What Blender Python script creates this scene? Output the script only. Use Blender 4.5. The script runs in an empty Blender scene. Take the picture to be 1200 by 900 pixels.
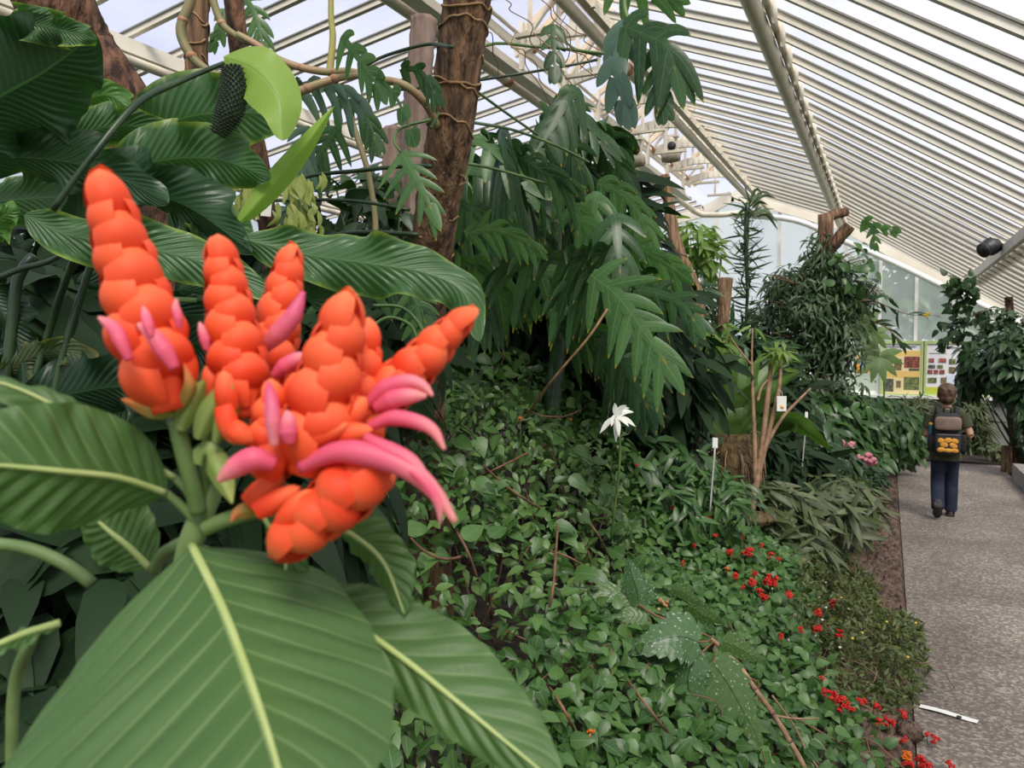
import bpy, math, random
import numpy as np
from mathutils import Vector, Matrix
random.seed(7); rng = np.random.default_rng(7)
C = bpy.context.scene.collection
sc = bpy.context.scene
# ---------------------------------------------------------------- camera
F = 940.0
yaw = math.atan(440/F); pit = math.atan(45/F)
CAM = np.array([0, 0, 1.65])
RT = np.array([math.cos(yaw), math.sin(yaw), 0])
FW = np.array([-math.sin(yaw)*math.cos(pit), math.cos(yaw)*math.cos(pit), -math.sin(pit)])
UP = np.cross(RT, FW)
cd = bpy.data.cameras.new('camera'); cam = bpy.data.objects.new('camera', cd); C.objects.link(cam)
cd.sensor_width = 36; cd.lens = 36*F/1200; cd.clip_start = .01; cd.clip_end = 300
M = Matrix(((RT[0], UP[0], -FW[0], 0), (RT[1], UP[1], -FW[1], 0), (RT[2], UP[2], -FW[2], 1.65), (0, 0, 0, 1)))
cam.matrix_world = M
cd.dof.use_dof = True; cd.dof.focus_distance = 1.8; cd.dof.aperture_fstop = cd.lens/2.0
sc.camera = cam

def P(px, py, d):
    return CAM + d*(FW + (px-600)/F*RT + (450-py)/F*UP)
def proj(p):
    q = np.asarray(p)-CAM; d = q@FW
    return 600+F*(q@RT)/d, 450-F*(q@UP)/d, d
def PP(lst): return [P(*a) for a in lst]

# ---------------------------------------------------------------- node helpers
def nmat(name):
    m = bpy.data.materials.new(name); m.use_nodes = True
    nt = m.node_tree; nt.nodes.clear()
    out = nt.nodes.new('ShaderNodeOutputMaterial')
    return m, nt, out
def nd(nt, t, **kw):
    n = nt.nodes.new(t)
    for k, v in kw.items():
        if k.startswith('i_'):
            n.inputs[k[2:].replace('_', ' ')].default_value = v
        else: setattr(n, k, v)
    return n
def rgb(c): return (c[0], c[1], c[2], 1)
def s2l(r, g, b):
    return tuple(((x/255)/12.92 if x/255 <= .04045 else ((x/255+.055)/1.055)**2.4) for x in (r, g, b))
def math_(nt, op, a, b=None, c=None):
    n = nt.nodes.new('ShaderNodeMath'); n.operation = op
    for i, v in enumerate((a, b, c)):
        if v is None: continue
        if isinstance(v, (int, float)): n.inputs[i].default_value = v
        else: nt.links.new(v, n.inputs[i])
    return n.outputs[0]
def mix_(nt, fac, a, b, mode='MIX'):
    n = nt.nodes.new('ShaderNodeMix'); n.data_type = 'RGBA'; n.blend_type = mode
    for i, v in ((0, fac), (6, a), (7, b)):
        if isinstance(v, (int, float)): n.inputs[i].default_value = v
        elif isinstance(v, tuple): n.inputs[i].default_value = rgb(v)
        else: nt.links.new(v, n.inputs[i])
    return n.outputs[2]
def ramp_(nt, fac, stops):
    n = nt.nodes.new('ShaderNodeValToRGB')
    e = n.color_ramp.elements
    while len(e) < len(stops): e.new(.5)
    for i, (p, c) in enumerate(stops):
        e[i].position = p; e[i].color = rgb(c)
    nt.links.new(fac, n.inputs[0]); return n.outputs[0]
def noise_(nt, scale, vec=None, detail=4, stretch=None):
    n = nt.nodes.new('ShaderNodeTexNoise'); n.inputs['Scale'].default_value = scale; n.inputs['Detail'].default_value = detail
    if vec is None:
        tc = nt.nodes.new('ShaderNodeTexCoord'); vec = tc.outputs['Object']
    if stretch:
        mp = nt.nodes.new('ShaderNodeMapping'); mp.inputs['Scale'].default_value = stretch
        nt.links.new(vec, mp.inputs[0]); vec = mp.outputs[0]
    nt.links.new(vec, n.inputs['Vector']); return n.outputs['Fac']
def bump_(nt, h, strength, dist=.01):
    n = nt.nodes.new('ShaderNodeBump'); n.inputs['Strength'].default_value = strength; n.inputs['Distance'].default_value = dist
    nt.links.new(h, n.inputs['Height']); return n.outputs[0]

def solid(name, c1, c2=None, scale=8, rough=.6, bump=0, bscale=None, stretch=None, metal=0, transl=0, dist=.01, contrast=(.35, .65), spec=.5):
    m, nt, out = nmat(name)
    b = nd(nt, 'ShaderNodeBsdfPrincipled'); b.inputs['Roughness'].default_value = rough; b.inputs['Metallic'].default_value = metal
    b.inputs['Specular IOR Level'].default_value = spec
    if c2 is not None:
        f = noise_(nt, scale, stretch=stretch, detail=6)
        col = ramp_(nt, f, [(contrast[0], c1), (contrast[1], c2)])
        nt.links.new(col, b.inputs['Base Color'])
    else: b.inputs['Base Color'].default_value = rgb(c1); col = None
    if bump:
        h = noise_(nt, bscale or scale*3, stretch=stretch, detail=8)
        nt.links.new(bump_(nt, h, bump, dist), b.inputs['Normal'])
    sh = b.outputs[0]
    if transl:
        t = nd(nt, 'ShaderNodeBsdfTranslucent')
        if col is not None: nt.links.new(col, t.inputs[0])
        else: t.inputs[0].default_value = rgb(c1)
        mx = nd(nt, 'ShaderNodeMixShader'); mx.inputs[0].default_value = transl
        nt.links.new(sh, mx.inputs[1]); nt.links.new(t.outputs[0], mx.inputs[2]); sh = mx.outputs[0]
    nt.links.new(sh, out.inputs[0]); return m

def leafmat(name, dark, light, vein=None, nv=12, vk=.9, vw=.12, mid=.02, tip=None, tipc=(.45, .33, .02), rough=.42, transl=.3, edge=None,
            spots=None, band=None, bump=.0, spec=.45, mott=None):
    """leaf surface: u runs along the leaf, v across; each leaf (mesh island) gets its own mix of the two greens"""
    m, nt, out = nmat(name)
    geo = nd(nt, 'ShaderNodeNewGeometry'); uv = nd(nt, 'ShaderNodeUVMap'); sep = nd(nt, 'ShaderNodeSeparateXYZ')
    nt.links.new(uv.outputs[0], sep.inputs[0]); u, v = sep.outputs[0], sep.outputs[1]
    av = math_(nt, 'MULTIPLY', math_(nt, 'ABSOLUTE', math_(nt, 'SUBTRACT', v, .5)), 2)
    nz = noise_(nt, mott or 14, detail=3)
    f = math_(nt, 'ADD', math_(nt, 'MULTIPLY', geo.outputs['Random Per Island'], .75), math_(nt, 'MULTIPLY', math_(nt, 'SUBTRACT', nz, .3), .5))
    col = ramp_(nt, f, [(.0, dark), (1, light)])
    ph = math_(nt, 'SUBTRACT', math_(nt, 'MULTIPLY', u, float(nv)), math_(nt, 'MULTIPLY', math_(nt, 'POWER', av, .8), nv*vk*.2))
    fr = math_(nt, 'ABSOLUTE', math_(nt, 'SUBTRACT', math_(nt, 'FRACT', ph), .5))
    if band:
        bf = math_(nt, 'MULTIPLY', fr, 2)
        col = mix_(nt, math_(nt, 'MULTIPLY', bf, band[0]), col, band[1])
    if spots:
        vo = nd(nt, 'ShaderNodeTexVoronoi'); vo.inputs['Scale'].default_value = 1
        mp = nd(nt, 'ShaderNodeMapping'); mp.inputs['Scale'].default_value = (spots[0], spots[1], 1); nt.links.new(uv.outputs[0], mp.inputs[0]); nt.links.new(mp.outputs[0], vo.inputs['Vector'])
        sf = math_(nt, 'LESS_THAN', vo.outputs['Distance'], .2)
        col = mix_(nt, math_(nt, 'MULTIPLY', sf, .75), col, (.6, .68, .6))
    if vein:
        f1 = math_(nt, 'LESS_THAN', fr, vw*.5)
        sm = nd(nt, 'ShaderNodeMapRange', interpolation_type='SMOOTHSTEP'); nt.links.new(fr, sm.inputs[0]); sm.inputs[1].default_value = vw; sm.inputs[2].default_value = 0
        col = mix_(nt, math_(nt, 'MULTIPLY', sm.outputs[0], .5), col, vein)
        col = mix_(nt, math_(nt, 'LESS_THAN', av, mid), col, vein)
    if edge:
        e1 = nd(nt, 'ShaderNodeMapRange'); nt.links.new(math_(nt, 'ADD', av, math_(nt, 'MULTIPLY', math_(nt, 'SUBTRACT', noise_(nt, 22, detail=2), .5), .5)), e1.inputs[0]); e1.inputs[1].default_value = .86; e1.inputs[2].default_value = 1.05
        col = mix_(nt, e1.outputs[0], col, edge)
    if tip:
        t1 = nd(nt, 'ShaderNodeMapRange'); nt.links.new(u, t1.inputs[0]); t1.inputs[1].default_value = tip; t1.inputs[2].default_value = 1.0
        col = mix_(nt, t1.outputs[0], col, tipc)
    b = nd(nt, 'ShaderNodeBsdfPrincipled'); b.inputs['Roughness'].default_value = rough; b.inputs['Specular IOR Level'].default_value = spec
    nt.links.new(col, b.inputs['Base Color'])
    if bump:
        nt.links.new(bump_(nt, fr, bump, .004), b.inputs['Normal'])
    t = nd(nt, 'ShaderNodeBsdfTranslucent')
    tc = mix_(nt, 1.0, col, (1.25, 1.5, .6), 'MULTIPLY'); nt.links.new(tc, t.inputs[0])
    mx = nd(nt, 'ShaderNodeMixShader'); mx.inputs[0].default_value = transl
    nt.links.new(b.outputs[0], mx.inputs[1]); nt.links.new(t.outputs[0], mx.inputs[2]); nt.links.new(mx.outputs[0], out.inputs[0])
    return m

# ---------------------------------------------------------------- mesh builder
def crom(pts, n):
    pts = np.asarray(pts, float); k = len(pts)
    if k == 2:
        t = np.linspace(0, 1, n)[:, None]; return pts[0]*(1-t)+pts[1]*t
    ext = np.vstack([2*pts[0]-pts[1], pts, 2*pts[-1]-pts[-2]])
    res = []
    for s in range(k-1):
        p0, p1, p2, p3 = ext[s:s+4]
        t = np.linspace(0, 1, 24, endpoint=False)[:, None]
        res.append(.5*((2*p1)+(-p0+p2)*t+(2*p0-5*p1+4*p2-p3)*t*t+(-p0+3*p1-3*p2+p3)*t**3))
    res.append(pts[-1:]); res = np.vstack(res)
    L = np.r_[0, np.cumsum(np.linalg.norm(np.diff(res, axis=0), axis=1))]
    return np.stack([np.interp(np.linspace(0, L[-1], n), L, res[:, i]) for i in range(3)], 1)
def unit(v):
    v = np.asarray(v, float); l = np.linalg.norm(v, axis=-1, keepdims=True); return v/np.maximum(l, 1e-9)
class MB:
    def __init__(s): s.v = []; s.f = []; s.uv = []; s.n = 0; s.mi = []; s.cur = 0
    def add(s, v, f, uv=None):
        v = np.asarray(v, float); 
        s.v.append(v); s.uv.append(np.zeros((len(v), 2)) if uv is None else np.asarray(uv, float))
        if isinstance(f, np.ndarray): fl = (f+s.n).tolist()
        else: fl = [[i+s.n for i in q] for q in f]
        s.f += fl; s.mi += [s.cur]*len(fl); s.n += len(v)
    def grid(s, pts, uv=None, closed=False):
        nu, nv = pts.shape[:2]
        i = np.arange(nu-1)[:, None]; j = np.arange(nv if closed else nv-1)[None]
        j2 = (j+1) % nv
        f = np.stack([(i*nv+j), (i*nv+j2), ((i+1)*nv+j2), ((i+1)*nv+j)], -1).reshape(-1, 4)
        s.add(pts.reshape(-1, 3), f, None if uv is None else uv.reshape(-1, 2))
    def tube(s, pts, rad, n=8, m=None, wob=0, caps=True):
        m = m or max(2, (len(pts)-1)*6+1)
        c = crom(pts, m)
        r = np.interp(np.linspace(0, 1, m), np.linspace(0, 1, len(np.atleast_1d(rad))), np.atleast_1d(rad)) if np.ndim(rad) else np.full(m, rad)
        T = unit(np.gradient(c, axis=0))
        a = np.array([0, 0, 1.]) if abs(T[0][2]) < .9 else np.array([1., 0, 0])
        N = np.zeros_like(T); nn = unit(a-T[0]*(a@T[0]))
        for i in range(m):
            nn = unit(nn-T[i]*(nn@T[i])); N[i] = nn
        B = np.cross(T, N)
        th = np.linspace(0, 2*np.pi, n, endpoint=False)
        R = r[:, None]*(1+(rng.normal(0, wob, (m, n)) if wob else 0))
        g = c[:, None]+R[..., None]*(np.cos(th)[None, :, None]*N[:, None]+np.sin(th)[None, :, None]*B[:, None])
        uv = np.stack(np.meshgrid(np.linspace(0, 1, m), np.linspace(0, 1, n), indexing='ij'), -1)
        s.grid(g, uv, True)
        if caps:
            b = s.n-m*n
            s.f.append([b+k for k in range(n)][::-1]); s.f.append([b+(m-1)*n+k for k in range(n)]); s.mi += [s.cur]*2
        return s
    def box(s, c, size, rot=None):
        h = np.asarray(size, float)/2
        v = np.array([[x, y, z] for x in (-1, 1) for y in (-1, 1) for z in (-1, 1)])*h
        if rot is not None: v = v@np.asarray(rot).T
        s.add(v+np.asarray(c, float), [[0, 1, 3, 2], [4, 6, 7, 5], [0, 4, 5, 1], [2, 3, 7, 6], [0, 2, 6, 4], [1, 5, 7, 3]]); return s
    def beam(s, p0, p1, w, h, up=(0, 0, 1)):
        p0 = np.asarray(p0, float); p1 = np.asarray(p1, float); T = unit(p1-p0); S = unit(np.cross(T, up)); U = np.cross(S, T)
        R = np.stack([S, T, U], 1)
        return s.box((p0+p1)/2, (w, np.linalg.norm(p1-p0), h), R)
    def ell(s, c, r, rot=None, n=12, m=8):
        th = np.linspace(0, 2*np.pi, n, endpoint=False); ph = np.linspace(0.02, np.pi-.02, m)
        g = np.stack([np.sin(ph)[:, None]*np.cos(th), np.sin(ph)[:, None]*np.sin(th), np.cos(ph)[:, None]*np.ones(n)], -1)*np.asarray(r)
        if rot is not None: g = g@np.asarray(rot).T
        s.grid(g+np.asarray(c), None, True)
        b = s.n-m*n; s.f.append([b+k for k in range(n)]); s.f.append([b+(m-1)*n+k for k in range(n)][::-1]); s.mi += [s.cur]*2
        return s
    def blade(s, pts, width, prof='ovate', roll=0, fold=0, cup=0, rip=0, ripf=5, cor=0, corn=14, nu=24, nv=8, facing=None, ph=0, wl=1, wr=1, jag=0, jagn=12, twist=0):
        c = crom(pts, nu+1); T = unit(np.gradient(c, axis=0))
        Fv = unit(CAM-c) if facing is None else np.tile(np.asarray(facing, float), (nu+1, 1))
        N = unit(Fv-T*np.sum(Fv*T, 1)[:, None]); S = np.cross(T, N)
        u = np.linspace(0, 1, nu+1)
        ra = np.radians(roll+twist*u)[:, None]
        N, S = N*np.cos(ra)+S*np.sin(ra), S*np.cos(ra)-N*np.sin(ra)
        w = width/2*profile(prof, u)
        if jag: w = w*(1+jag*(np.abs((u*jagn) % 1-.5)*2-.5))
        v = np.linspace(-1, 1, nv+1); a = np.abs(v)
        asy = np.where(v < 0, wl, wr)
        side = w[:, None]*(v*asy)[None]*math.cos(math.radians(fold))
        nrm = -w[:, None]*a[None]*math.sin(math.radians(fold))-cup*w[:, None]*v[None]**2
        if rip: nrm = nrm+rip*np.sin(2*np.pi*ripf*u[:, None]+ph+2.2*np.sign(v)[None])*(a**2)[None]*(w/(width/2))[:, None]+rip*.55*np.sin(2*np.pi*ripf*2.37*u[:, None]+ph*1.7+1.1*np.sign(v)[None])*(a**3)[None]*(w/(width/2))[:, None]
        if cor: nrm = nrm+cor*np.sin(2*np.pi*(u[:, None]*corn-(a**.8)[None]*corn*.18))*np.sin(np.pi*np.clip(a*1.0, 0, 1))[None]*(w/(width/2))[:, None]
        g = c[:, None]+S[:, None]*side[..., None]+N[:, None]*nrm[..., None]
        uv = np.stack(np.meshgrid(u, (v+1)/2, indexing='ij'), -1)
        s.grid(g, uv); return s
    def inst(s, tp, pos, nrm, head, scale):
        tv, tf, tuv = tp; k = len(pos)
        N = unit(nrm); T = unit(head-N*np.sum(head*N, 1)[:, None]); S = np.cross(T, N)
        sc_ = np.broadcast_to(np.asarray(scale, float).reshape(-1, 1, 1), (k, 1, 1))
        V = pos[:, None]+sc_*(tv[None, :, 0:1]*S[:, None]+tv[None, :, 1:2]*T[:, None]+tv[None, :, 2:3]*N[:, None])
        f = (tf[None]+(np.arange(k)*len(tv))[:, None, None]).reshape(-1, tf.shape[1])
        s.add(V.reshape(-1, 3), f, np.tile(tuv, (k, 1)))
    def build(s, name, mat, parent=None, smooth=True, org=None, sub=0):
        v = np.vstack(s.v) if s.v else np.zeros((0, 3))
        if parent is not None: o_ = np.array(parent['_o'])
        elif org is not None: o_ = np.asarray(org, float)
        else: o_ = np.array([(v[:, 0].min()+v[:, 0].max())/2, (v[:, 1].min()+v[:, 1].max())/2, v[:, 2].min()])
        me = bpy.data.meshes.new(name)
        me.from_pydata((v-o_).tolist(), [], s.f)
        uvl = me.uv_layers.new(name='UVMap')
        li = np.zeros(len(me.loops), dtype=np.int32); me.loops.foreach_get('vertex_index', li)
        uvl.data.foreach_set('uv', np.vstack(s.uv)[li].ravel().astype(np.float32))
        for mm in (mat if isinstance(mat, (list, tuple)) else [mat]): me.materials.append(mm)
        if max(s.mi, default=0): me.polygons.foreach_set('material_index', np.array(s.mi, dtype=np.int32))
        if smooth: me.polygons.foreach_set('use_smooth', np.ones(len(me.polygons), dtype=bool))
        me.update()
        o = bpy.data.objects.new(name, me); C.objects.link(o)
        if parent is not None: o.parent = parent
        else: o.location = o_
        o['_o'] = [float(x) for x in o_]
        if sub:
            md = o.modifiers.new('subdivision', 'SUBSURF'); md.levels = sub; md.render_levels = sub
        return o
def profile(k, u):
    if k == 'ovate': w = np.clip(u, 0, 1)**.55*(1-u)**.75; return w/.412
    if k == 'big': return np.clip(np.sin(np.pi*u**.85), 0, 1)**.6*(1-.15*u)
    if k == 'front': return np.interp(u, [0, .03, .07, .13, .22, .36, .55, .75, .9, 1], [.03, .34, .56, .74, .90, 1, .95, .68, .36, 0])
    if k == 'lance': return np.clip(np.sin(np.pi*u**.8), 0, 1)**.85
    if k == 'ellip': return np.clip(np.sin(np.pi*u), 0, 1)**.65
    if k == 'strap': return np.minimum(1, u*3+.25)*(1-u**4)
    if k == 'heart': return np.clip(np.minimum(1, (u+.03)*7), 0, 1)*np.clip(1-u, 0, 1)**.7*1.1
    if k == 'lobe': return (1-.25*u)*np.clip(1-u**3, 0, 1)**.7
    if k == 'petal': return np.clip(np.sin(np.pi*(u*.86+.12)), 0, 1)
    return np.ones_like(u)

# ---------------------------------------------------------------- scene objects
def tag(o, label=None, cat=None, group=None, kind=None):
    if label: o['label'] = label
    if cat: o['category'] = cat
    if group: o['group'] = group
    if kind: o['kind'] = kind
    return o
def thing(name, loc, label, cat, group=None):
    o = bpy.data.objects.new(name, None); C.objects.link(o); o.empty_display_size = .1
    o.location = [float(x) for x in loc]; o['_o'] = [float(x) for x in loc]
    return tag(o, label, cat, group)
def struct(mb, name, mat, parent=None, smooth=False):
    o = mb.build(name, mat, parent, smooth)
    if parent is None: o['kind'] = 'structure'
    return o
# leaf templates: x across, y along, z normal; unit length
def tleaf(w=.5, rows=((.12, .55), (.35, 1), (.65, .8), (.88, .33)), fold=.25, droop=.25):
    v = [[0, 0, 0]]; uv = [[0, .5]]; f = []
    for y, k in rows:
        z = -droop*y*y
        for sx in (-1, 0, 1): v.append([sx*w/2*k, y, z+abs(sx)*fold*w/2*k]); uv.append([y, .5+.5*sx*.98])
    v.append([0, 1, -droop]); uv.append([1, .5]); n = len(rows); t = len(v)-1
    for r in range(n-1):
        a = 1+3*r
        f += [[a, a+1, a+4, a+3], [a+1, a+2, a+5, a+4]]
    f += [[0, 2, 1, 1], [0, 3, 2, 2], [t, t-3, t-2, t-2], [t, t-2, t-1, t-1]]
    f = [list(dict.fromkeys(q)) for q in f]
    q4 = np.array([q if len(q) == 4 else q+[q[-1]] for q in f])
    return np.array(v, float), q4, np.array(uv, float)
def tri_fix(mb):  # drop the doubled corner of template triangles
    mb.f = [q if len(set(q)) == len(q) else list(dict.fromkeys(q)) for q in mb.f]
    return mb
# ---------------------------------------------------------------- materials
MT = {}
MT['paint'] = solid('white_paint', (.80, .755, .66), (.70, .64, .53), 3, .45, contrast=(.3, .8))
MT['bar'] = solid('glazing_bar_paint', (.74, .70, .61), (.62, .58, .49), 2, .5)
MT['gasket'] = solid('dark_gasket', (.20, .19, .17), None, 4, .6)
MT['batten'] = solid('sunlit_tan_batten', (.80, .66, .47), (.68, .52, .34), 5, .5)  # warm tone of sunlight on the ridge vent is put into this colour
MT['pipe'] = solid('cream_pipe_paint', (.74, .68, .56), (.60, .51, .38), 4, .4, contrast=(.35, .8))
MT['rust'] = solid('rusty_joint', (.30, .12, .05), (.5, .28, .14), 40, .8)
MT['white'] = solid('white_frame', (.82, .83, .80), None, 4, .4)
MT['lowwall'] = solid('grey_plaster', (.16, .16, .155), (.22, .22, .21), 3, .8, .2, 40)
MT['kerb'] = solid('kerb_concrete', (.25, .24, .22), (.34, .32, .29), 9, .85, .3, 60)
MT['soil'] = solid('dark_soil', (.022, .017, .013), (.06, .042, .03), 14, .95, .8, 40, dist=.03)
MT['outgrass'] = solid('outside_grass', (.10, .16, .06), (.2, .24, .12), 2, .9)
MT['bark'] = solid('brown_bark', (.050, .026, .015), (.29, .165, .09), 40, .9, 1.0, 50, stretch=(1, 1, .09), dist=.04, contrast=(.36, .64))
MT['tanbark'] = solid('tan_bark', (.13, .075, .04), (.36, .23, .13), 40, .9, 1.0, 50, stretch=(1, 1, .12), dist=.03, contrast=(.36, .64))
MT['barkred'] = solid('reddish_bark', (.030, .014, .010), (.20, .095, .055), 36, .9, 1.0, 40, stretch=(1, 1, .3), dist=.04, contrast=(.40, .62))
MT['oldwood'] = solid('weathered_wood', (.12, .075, .06), (.30, .215, .18), 22, .9, .8, 30, stretch=(1, 1, .12), dist=.012)
MT['fibre'] = solid('root_fibre', (.05, .032, .015), (.19, .13, .06), 30, .95, 1, 60, stretch=(1, 1, .3), dist=.02)
MT['twig'] = solid('reddish_twig', (.11, .05, .03), (.24, .115, .07), 20, .7)
MT['twigb'] = solid('tan_stalk', (.22, .13, .075), (.38, .24, .15), 25, .7, .3, 60)
MT['greenstem'] = solid('green_stem', (.05, .11, .03), (.12, .2, .05), 12, .45)
MT['darkstem'] = solid('dark_green_stem', (.010, .03, .012), (.03, .065, .02), 12, .4)
MT['palevine'] = solid('pale_vine', (.30, .27, .13), (.42, .24, .15), 11, .55)
MT['vine'] = solid('olive_vine', (.16, .18, .06), (.28, .21, .12), 10, .6)
MT['root'] = solid('aerial_root', (.20, .11, .05), (.36, .22, .11), 30, .8)

def fz(name, tint, transp, diff):
    m, nt, out = nmat(name)
    t = nd(nt, 'ShaderNodeBsdfTransparent'); t.inputs[0].default_value = rgb(tint)
    d = nd(nt, 'ShaderNodeBsdfTranslucent'); d.inputs[0].default_value = rgb((.92, .95, .95))
    df = nd(nt, 'ShaderNodeBsdfDiffuse'); df.inputs[0].default_value = rgb((.7, .72, .72))
    g = nd(nt, 'ShaderNodeBsdfGlossy'); g.inputs['Roughness'].default_value = .15
    a = nd(nt, 'ShaderNodeMixShader'); a.inputs[0].default_value = .3
    nt.links.new(d.outputs[0], a.inputs[1]); nt.links.new(df.outputs[0], a.inputs[2])
    nz = noise_(nt, 1.6, detail=6, stretch=(1, .6, 1))
    mr = nd(nt, 'ShaderNodeMapRange'); nt.links.new(nz, mr.inputs[0]); mr.inputs[1].default_value = .3; mr.inputs[2].default_value = .75
    mr.inputs[3].default_value = transp-diff; mr.inputs[4].default_value = transp+diff
    b = nd(nt, 'ShaderNodeMixShader'); nt.links.new(mr.outputs[0], b.inputs[0])
    nt.links.new(a.outputs[0], b.inputs[1]); nt.links.new(t.outputs[0], b.inputs[2])
    c = nd(nt, 'ShaderNodeMixShader'); c.inputs[0].default_value = .04
    nt.links.new(b.outputs[0], c.inputs[1]); nt.links.new(g.outputs[0], c.inputs[2])
    nt.links.new(c.outputs[0], out.inputs[0]); return m
MT['roofglass'] = fz('roof_glass', (.90, .90, .93), .80, .10)
MT['wallglass'] = fz('frosted_wall_glass', (.96, 1.0, .87), .50, .12)

# path: grey brown concrete with pale aggregate
m, nt, out = nmat('gravel_concrete')
b = nd(nt, 'ShaderNodeBsdfPrincipled'); b.inputs['Roughness'].default_value = .75
f1 = noise_(nt, 1.3, detail=5); c1 = ramp_(nt, f1, [(.35, (.135, .115, .098)), (.65, (.225, .195, .17))])
vo = nd(nt, 'ShaderNodeTexVoronoi'); vo.inputs['Scale'].default_value = 75
tc = nd(nt, 'ShaderNodeTexCoord'); nt.links.new(tc.outputs['Object'], vo.inputs['Vector'])
sp = nd(nt, 'ShaderNodeSeparateColor'); nt.links.new(vo.outputs['Color'], sp.inputs[0])
c2 = ramp_(nt, sp.outputs[0], [(.0, (.55, .55, .55)), (.6, (1, 1, 1)), (.9, (2.1, 2.05, 1.95))])
nt.links.new(mix_(nt, .8, c1, c2, 'MULTIPLY'), b.inputs['Base Color'])
nt.links.new(bump_(nt, vo.outputs['Distance'], .4, .004), b.inputs['Normal'])
nt.links.new(b.outputs[0], out.inputs[0]); MT['path'] = m
MT['mulch'] = solid('bark_mulch', (.05, .03, .022), (.19, .125, .095), 28, .95, 1, 45, stretch=(1, .6, 1), dist=.03)

L = {}
L['aph'] = leafmat('aphelandra_leaf', (.052, .122, .030), (.084, .172, .046), vein=(.24, .34, .14), nv=11, vk=1.1, vw=.08, mid=.022, rough=.5, transl=.22, mott=30, bump=.25)
L['aphmid'] = solid('pale_midrib', (.42, .50, .20), (.34, .44, .14), 40, .5)
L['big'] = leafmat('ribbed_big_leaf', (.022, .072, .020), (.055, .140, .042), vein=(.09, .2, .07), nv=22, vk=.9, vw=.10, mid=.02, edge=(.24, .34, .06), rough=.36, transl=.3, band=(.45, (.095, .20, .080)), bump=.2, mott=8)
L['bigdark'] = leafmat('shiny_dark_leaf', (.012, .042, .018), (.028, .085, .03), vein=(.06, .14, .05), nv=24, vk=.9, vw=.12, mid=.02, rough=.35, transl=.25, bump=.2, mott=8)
L['spathe'] = leafmat('lime_spathe', (.26, .42, .07), (.36, .52, .12), vein=(.2, .34, .06), nv=9, vk=3, vw=.05, mid=.02, rough=.45, transl=.45)
L['phil'] = leafmat('philodendron_leaf', (.014, .048, .014), (.050, .125, .038), vein=(.07, .16, .06), nv=6, vk=.6, vw=.08, mid=.05, tip=.91, rough=.35, transl=.25)
L['phillit'] = leafmat('light_philodendron_leaf', (.040, .115, .028), (.095, .205, .060), vein=(.12, .24, .09), nv=6, vk=.6, vw=.08, mid=.06, tip=.9, rough=.35, transl=.32)
L['shrub'] = leafmat('shrub_leaf', (.022, .064, .015), (.155, .275, .074), vein=(.12, .24, .08), nv=6, vk=1.2, vw=.08, mid=.05, rough=.38, transl=.28)
L['flow'] = leafmat('flowering_shrub_leaf', (.026, .080, .020), (.115, .232, .058), vein=(.12, .24, .09), nv=6, vk=1.2, vw=.08, mid=.05, rough=.4, transl=.28)
L['creep'] = leafmat('creeper_leaf', (.035, .060, .014), (.135, .170, .048), rough=.5, transl=.25)
L['grass'] = leafmat('grey_green_strap', (.040, .065, .024), (.15, .18, .078), rough=.45, transl=.25)
L['dark'] = leafmat('deep_green_leaf', (.013, .040, .012), (.045, .105, .032), rough=.4, transl=.22)
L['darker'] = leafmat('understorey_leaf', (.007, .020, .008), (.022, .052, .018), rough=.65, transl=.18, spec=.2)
L['nest'] = leafmat('nest_fern_frond', (.045, .105, .018), (.115, .22, .040), vein=(.06, .12, .03), nv=1, vk=0, vw=.0, mid=.06, rough=.4, transl=.3)
L['lime'] = leafmat('lime_leaf', (.09, .20, .03), (.23, .34, .06), rough=.45, transl=.4)
L['conif'] = leafmat('slender_leaf', (.020, .050, .018), (.080, .135, .048), rough=.45, transl=.22)
L['mid'] = leafmat('mid_green_leaf', (.024, .070, .018), (.085, .185, .048), vein=(.1, .2, .08), nv=6, vk=1.2, vw=.08, mid=.05, rough=.35, transl=.28)
L['bego'] = leafmat('spotted_begonia_leaf', (.060, .135, .055), (.095, .185, .075), vein=(.02, .06, .025), nv=9, vk=2.2, vw=.06, mid=.03, spots=(17, 13), rough=.35, transl=.25)
L['begogr'] = leafmat('young_begonia_leaf', (.085, .17, .055), (.125, .215, .075), vein=(.05, .1, .03), nv=9, vk=2.2, vw=.06, mid=.03, spots=(17, 13), rough=.35, transl=.35)
L['blue'] = leafmat('grey_green_lobe', (.045, .095, .065), (.085, .15, .105), nv=6, vw=.0, mid=.04, rough=.35, transl=.2)
BR = {}
m, nt, out = nmat('orange_bract')
geo = nd(nt, 'ShaderNodeNewGeometry'); uv = nd(nt, 'ShaderNodeUVMap'); sep = nd(nt, 'ShaderNodeSeparateXYZ'); nt.links.new(uv.outputs[0], sep.inputs[0])
c1 = ramp_(nt, geo.outputs['Random Per Island'], [(0, (.80, .054, .017)), (1, (.91, .108, .033))])
c2 = mix_(nt, math_(nt, 'POWER', sep.outputs[0], 2.5), c1, (.97, .235, .092))
b = nd(nt, 'ShaderNodeBsdfPrincipled'); b.inputs['Roughness'].default_value = .55; nt.links.new(c2, b.inputs['Base Color'])
b.inputs['Specular IOR Level'].default_value = .25
t = nd(nt, 'ShaderNodeBsdfTranslucent'); nt.links.new(c2, t.inputs[0]); mx = nd(nt, 'ShaderNodeMixShader'); mx.inputs[0].default_value = .12
nt.links.new(b.outputs[0], mx.inputs[1]); nt.links.new(t.outputs[0], mx.inputs[2]); nt.links.new(mx.outputs[0], out.inputs[0]); BR['bract'] = m
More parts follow.
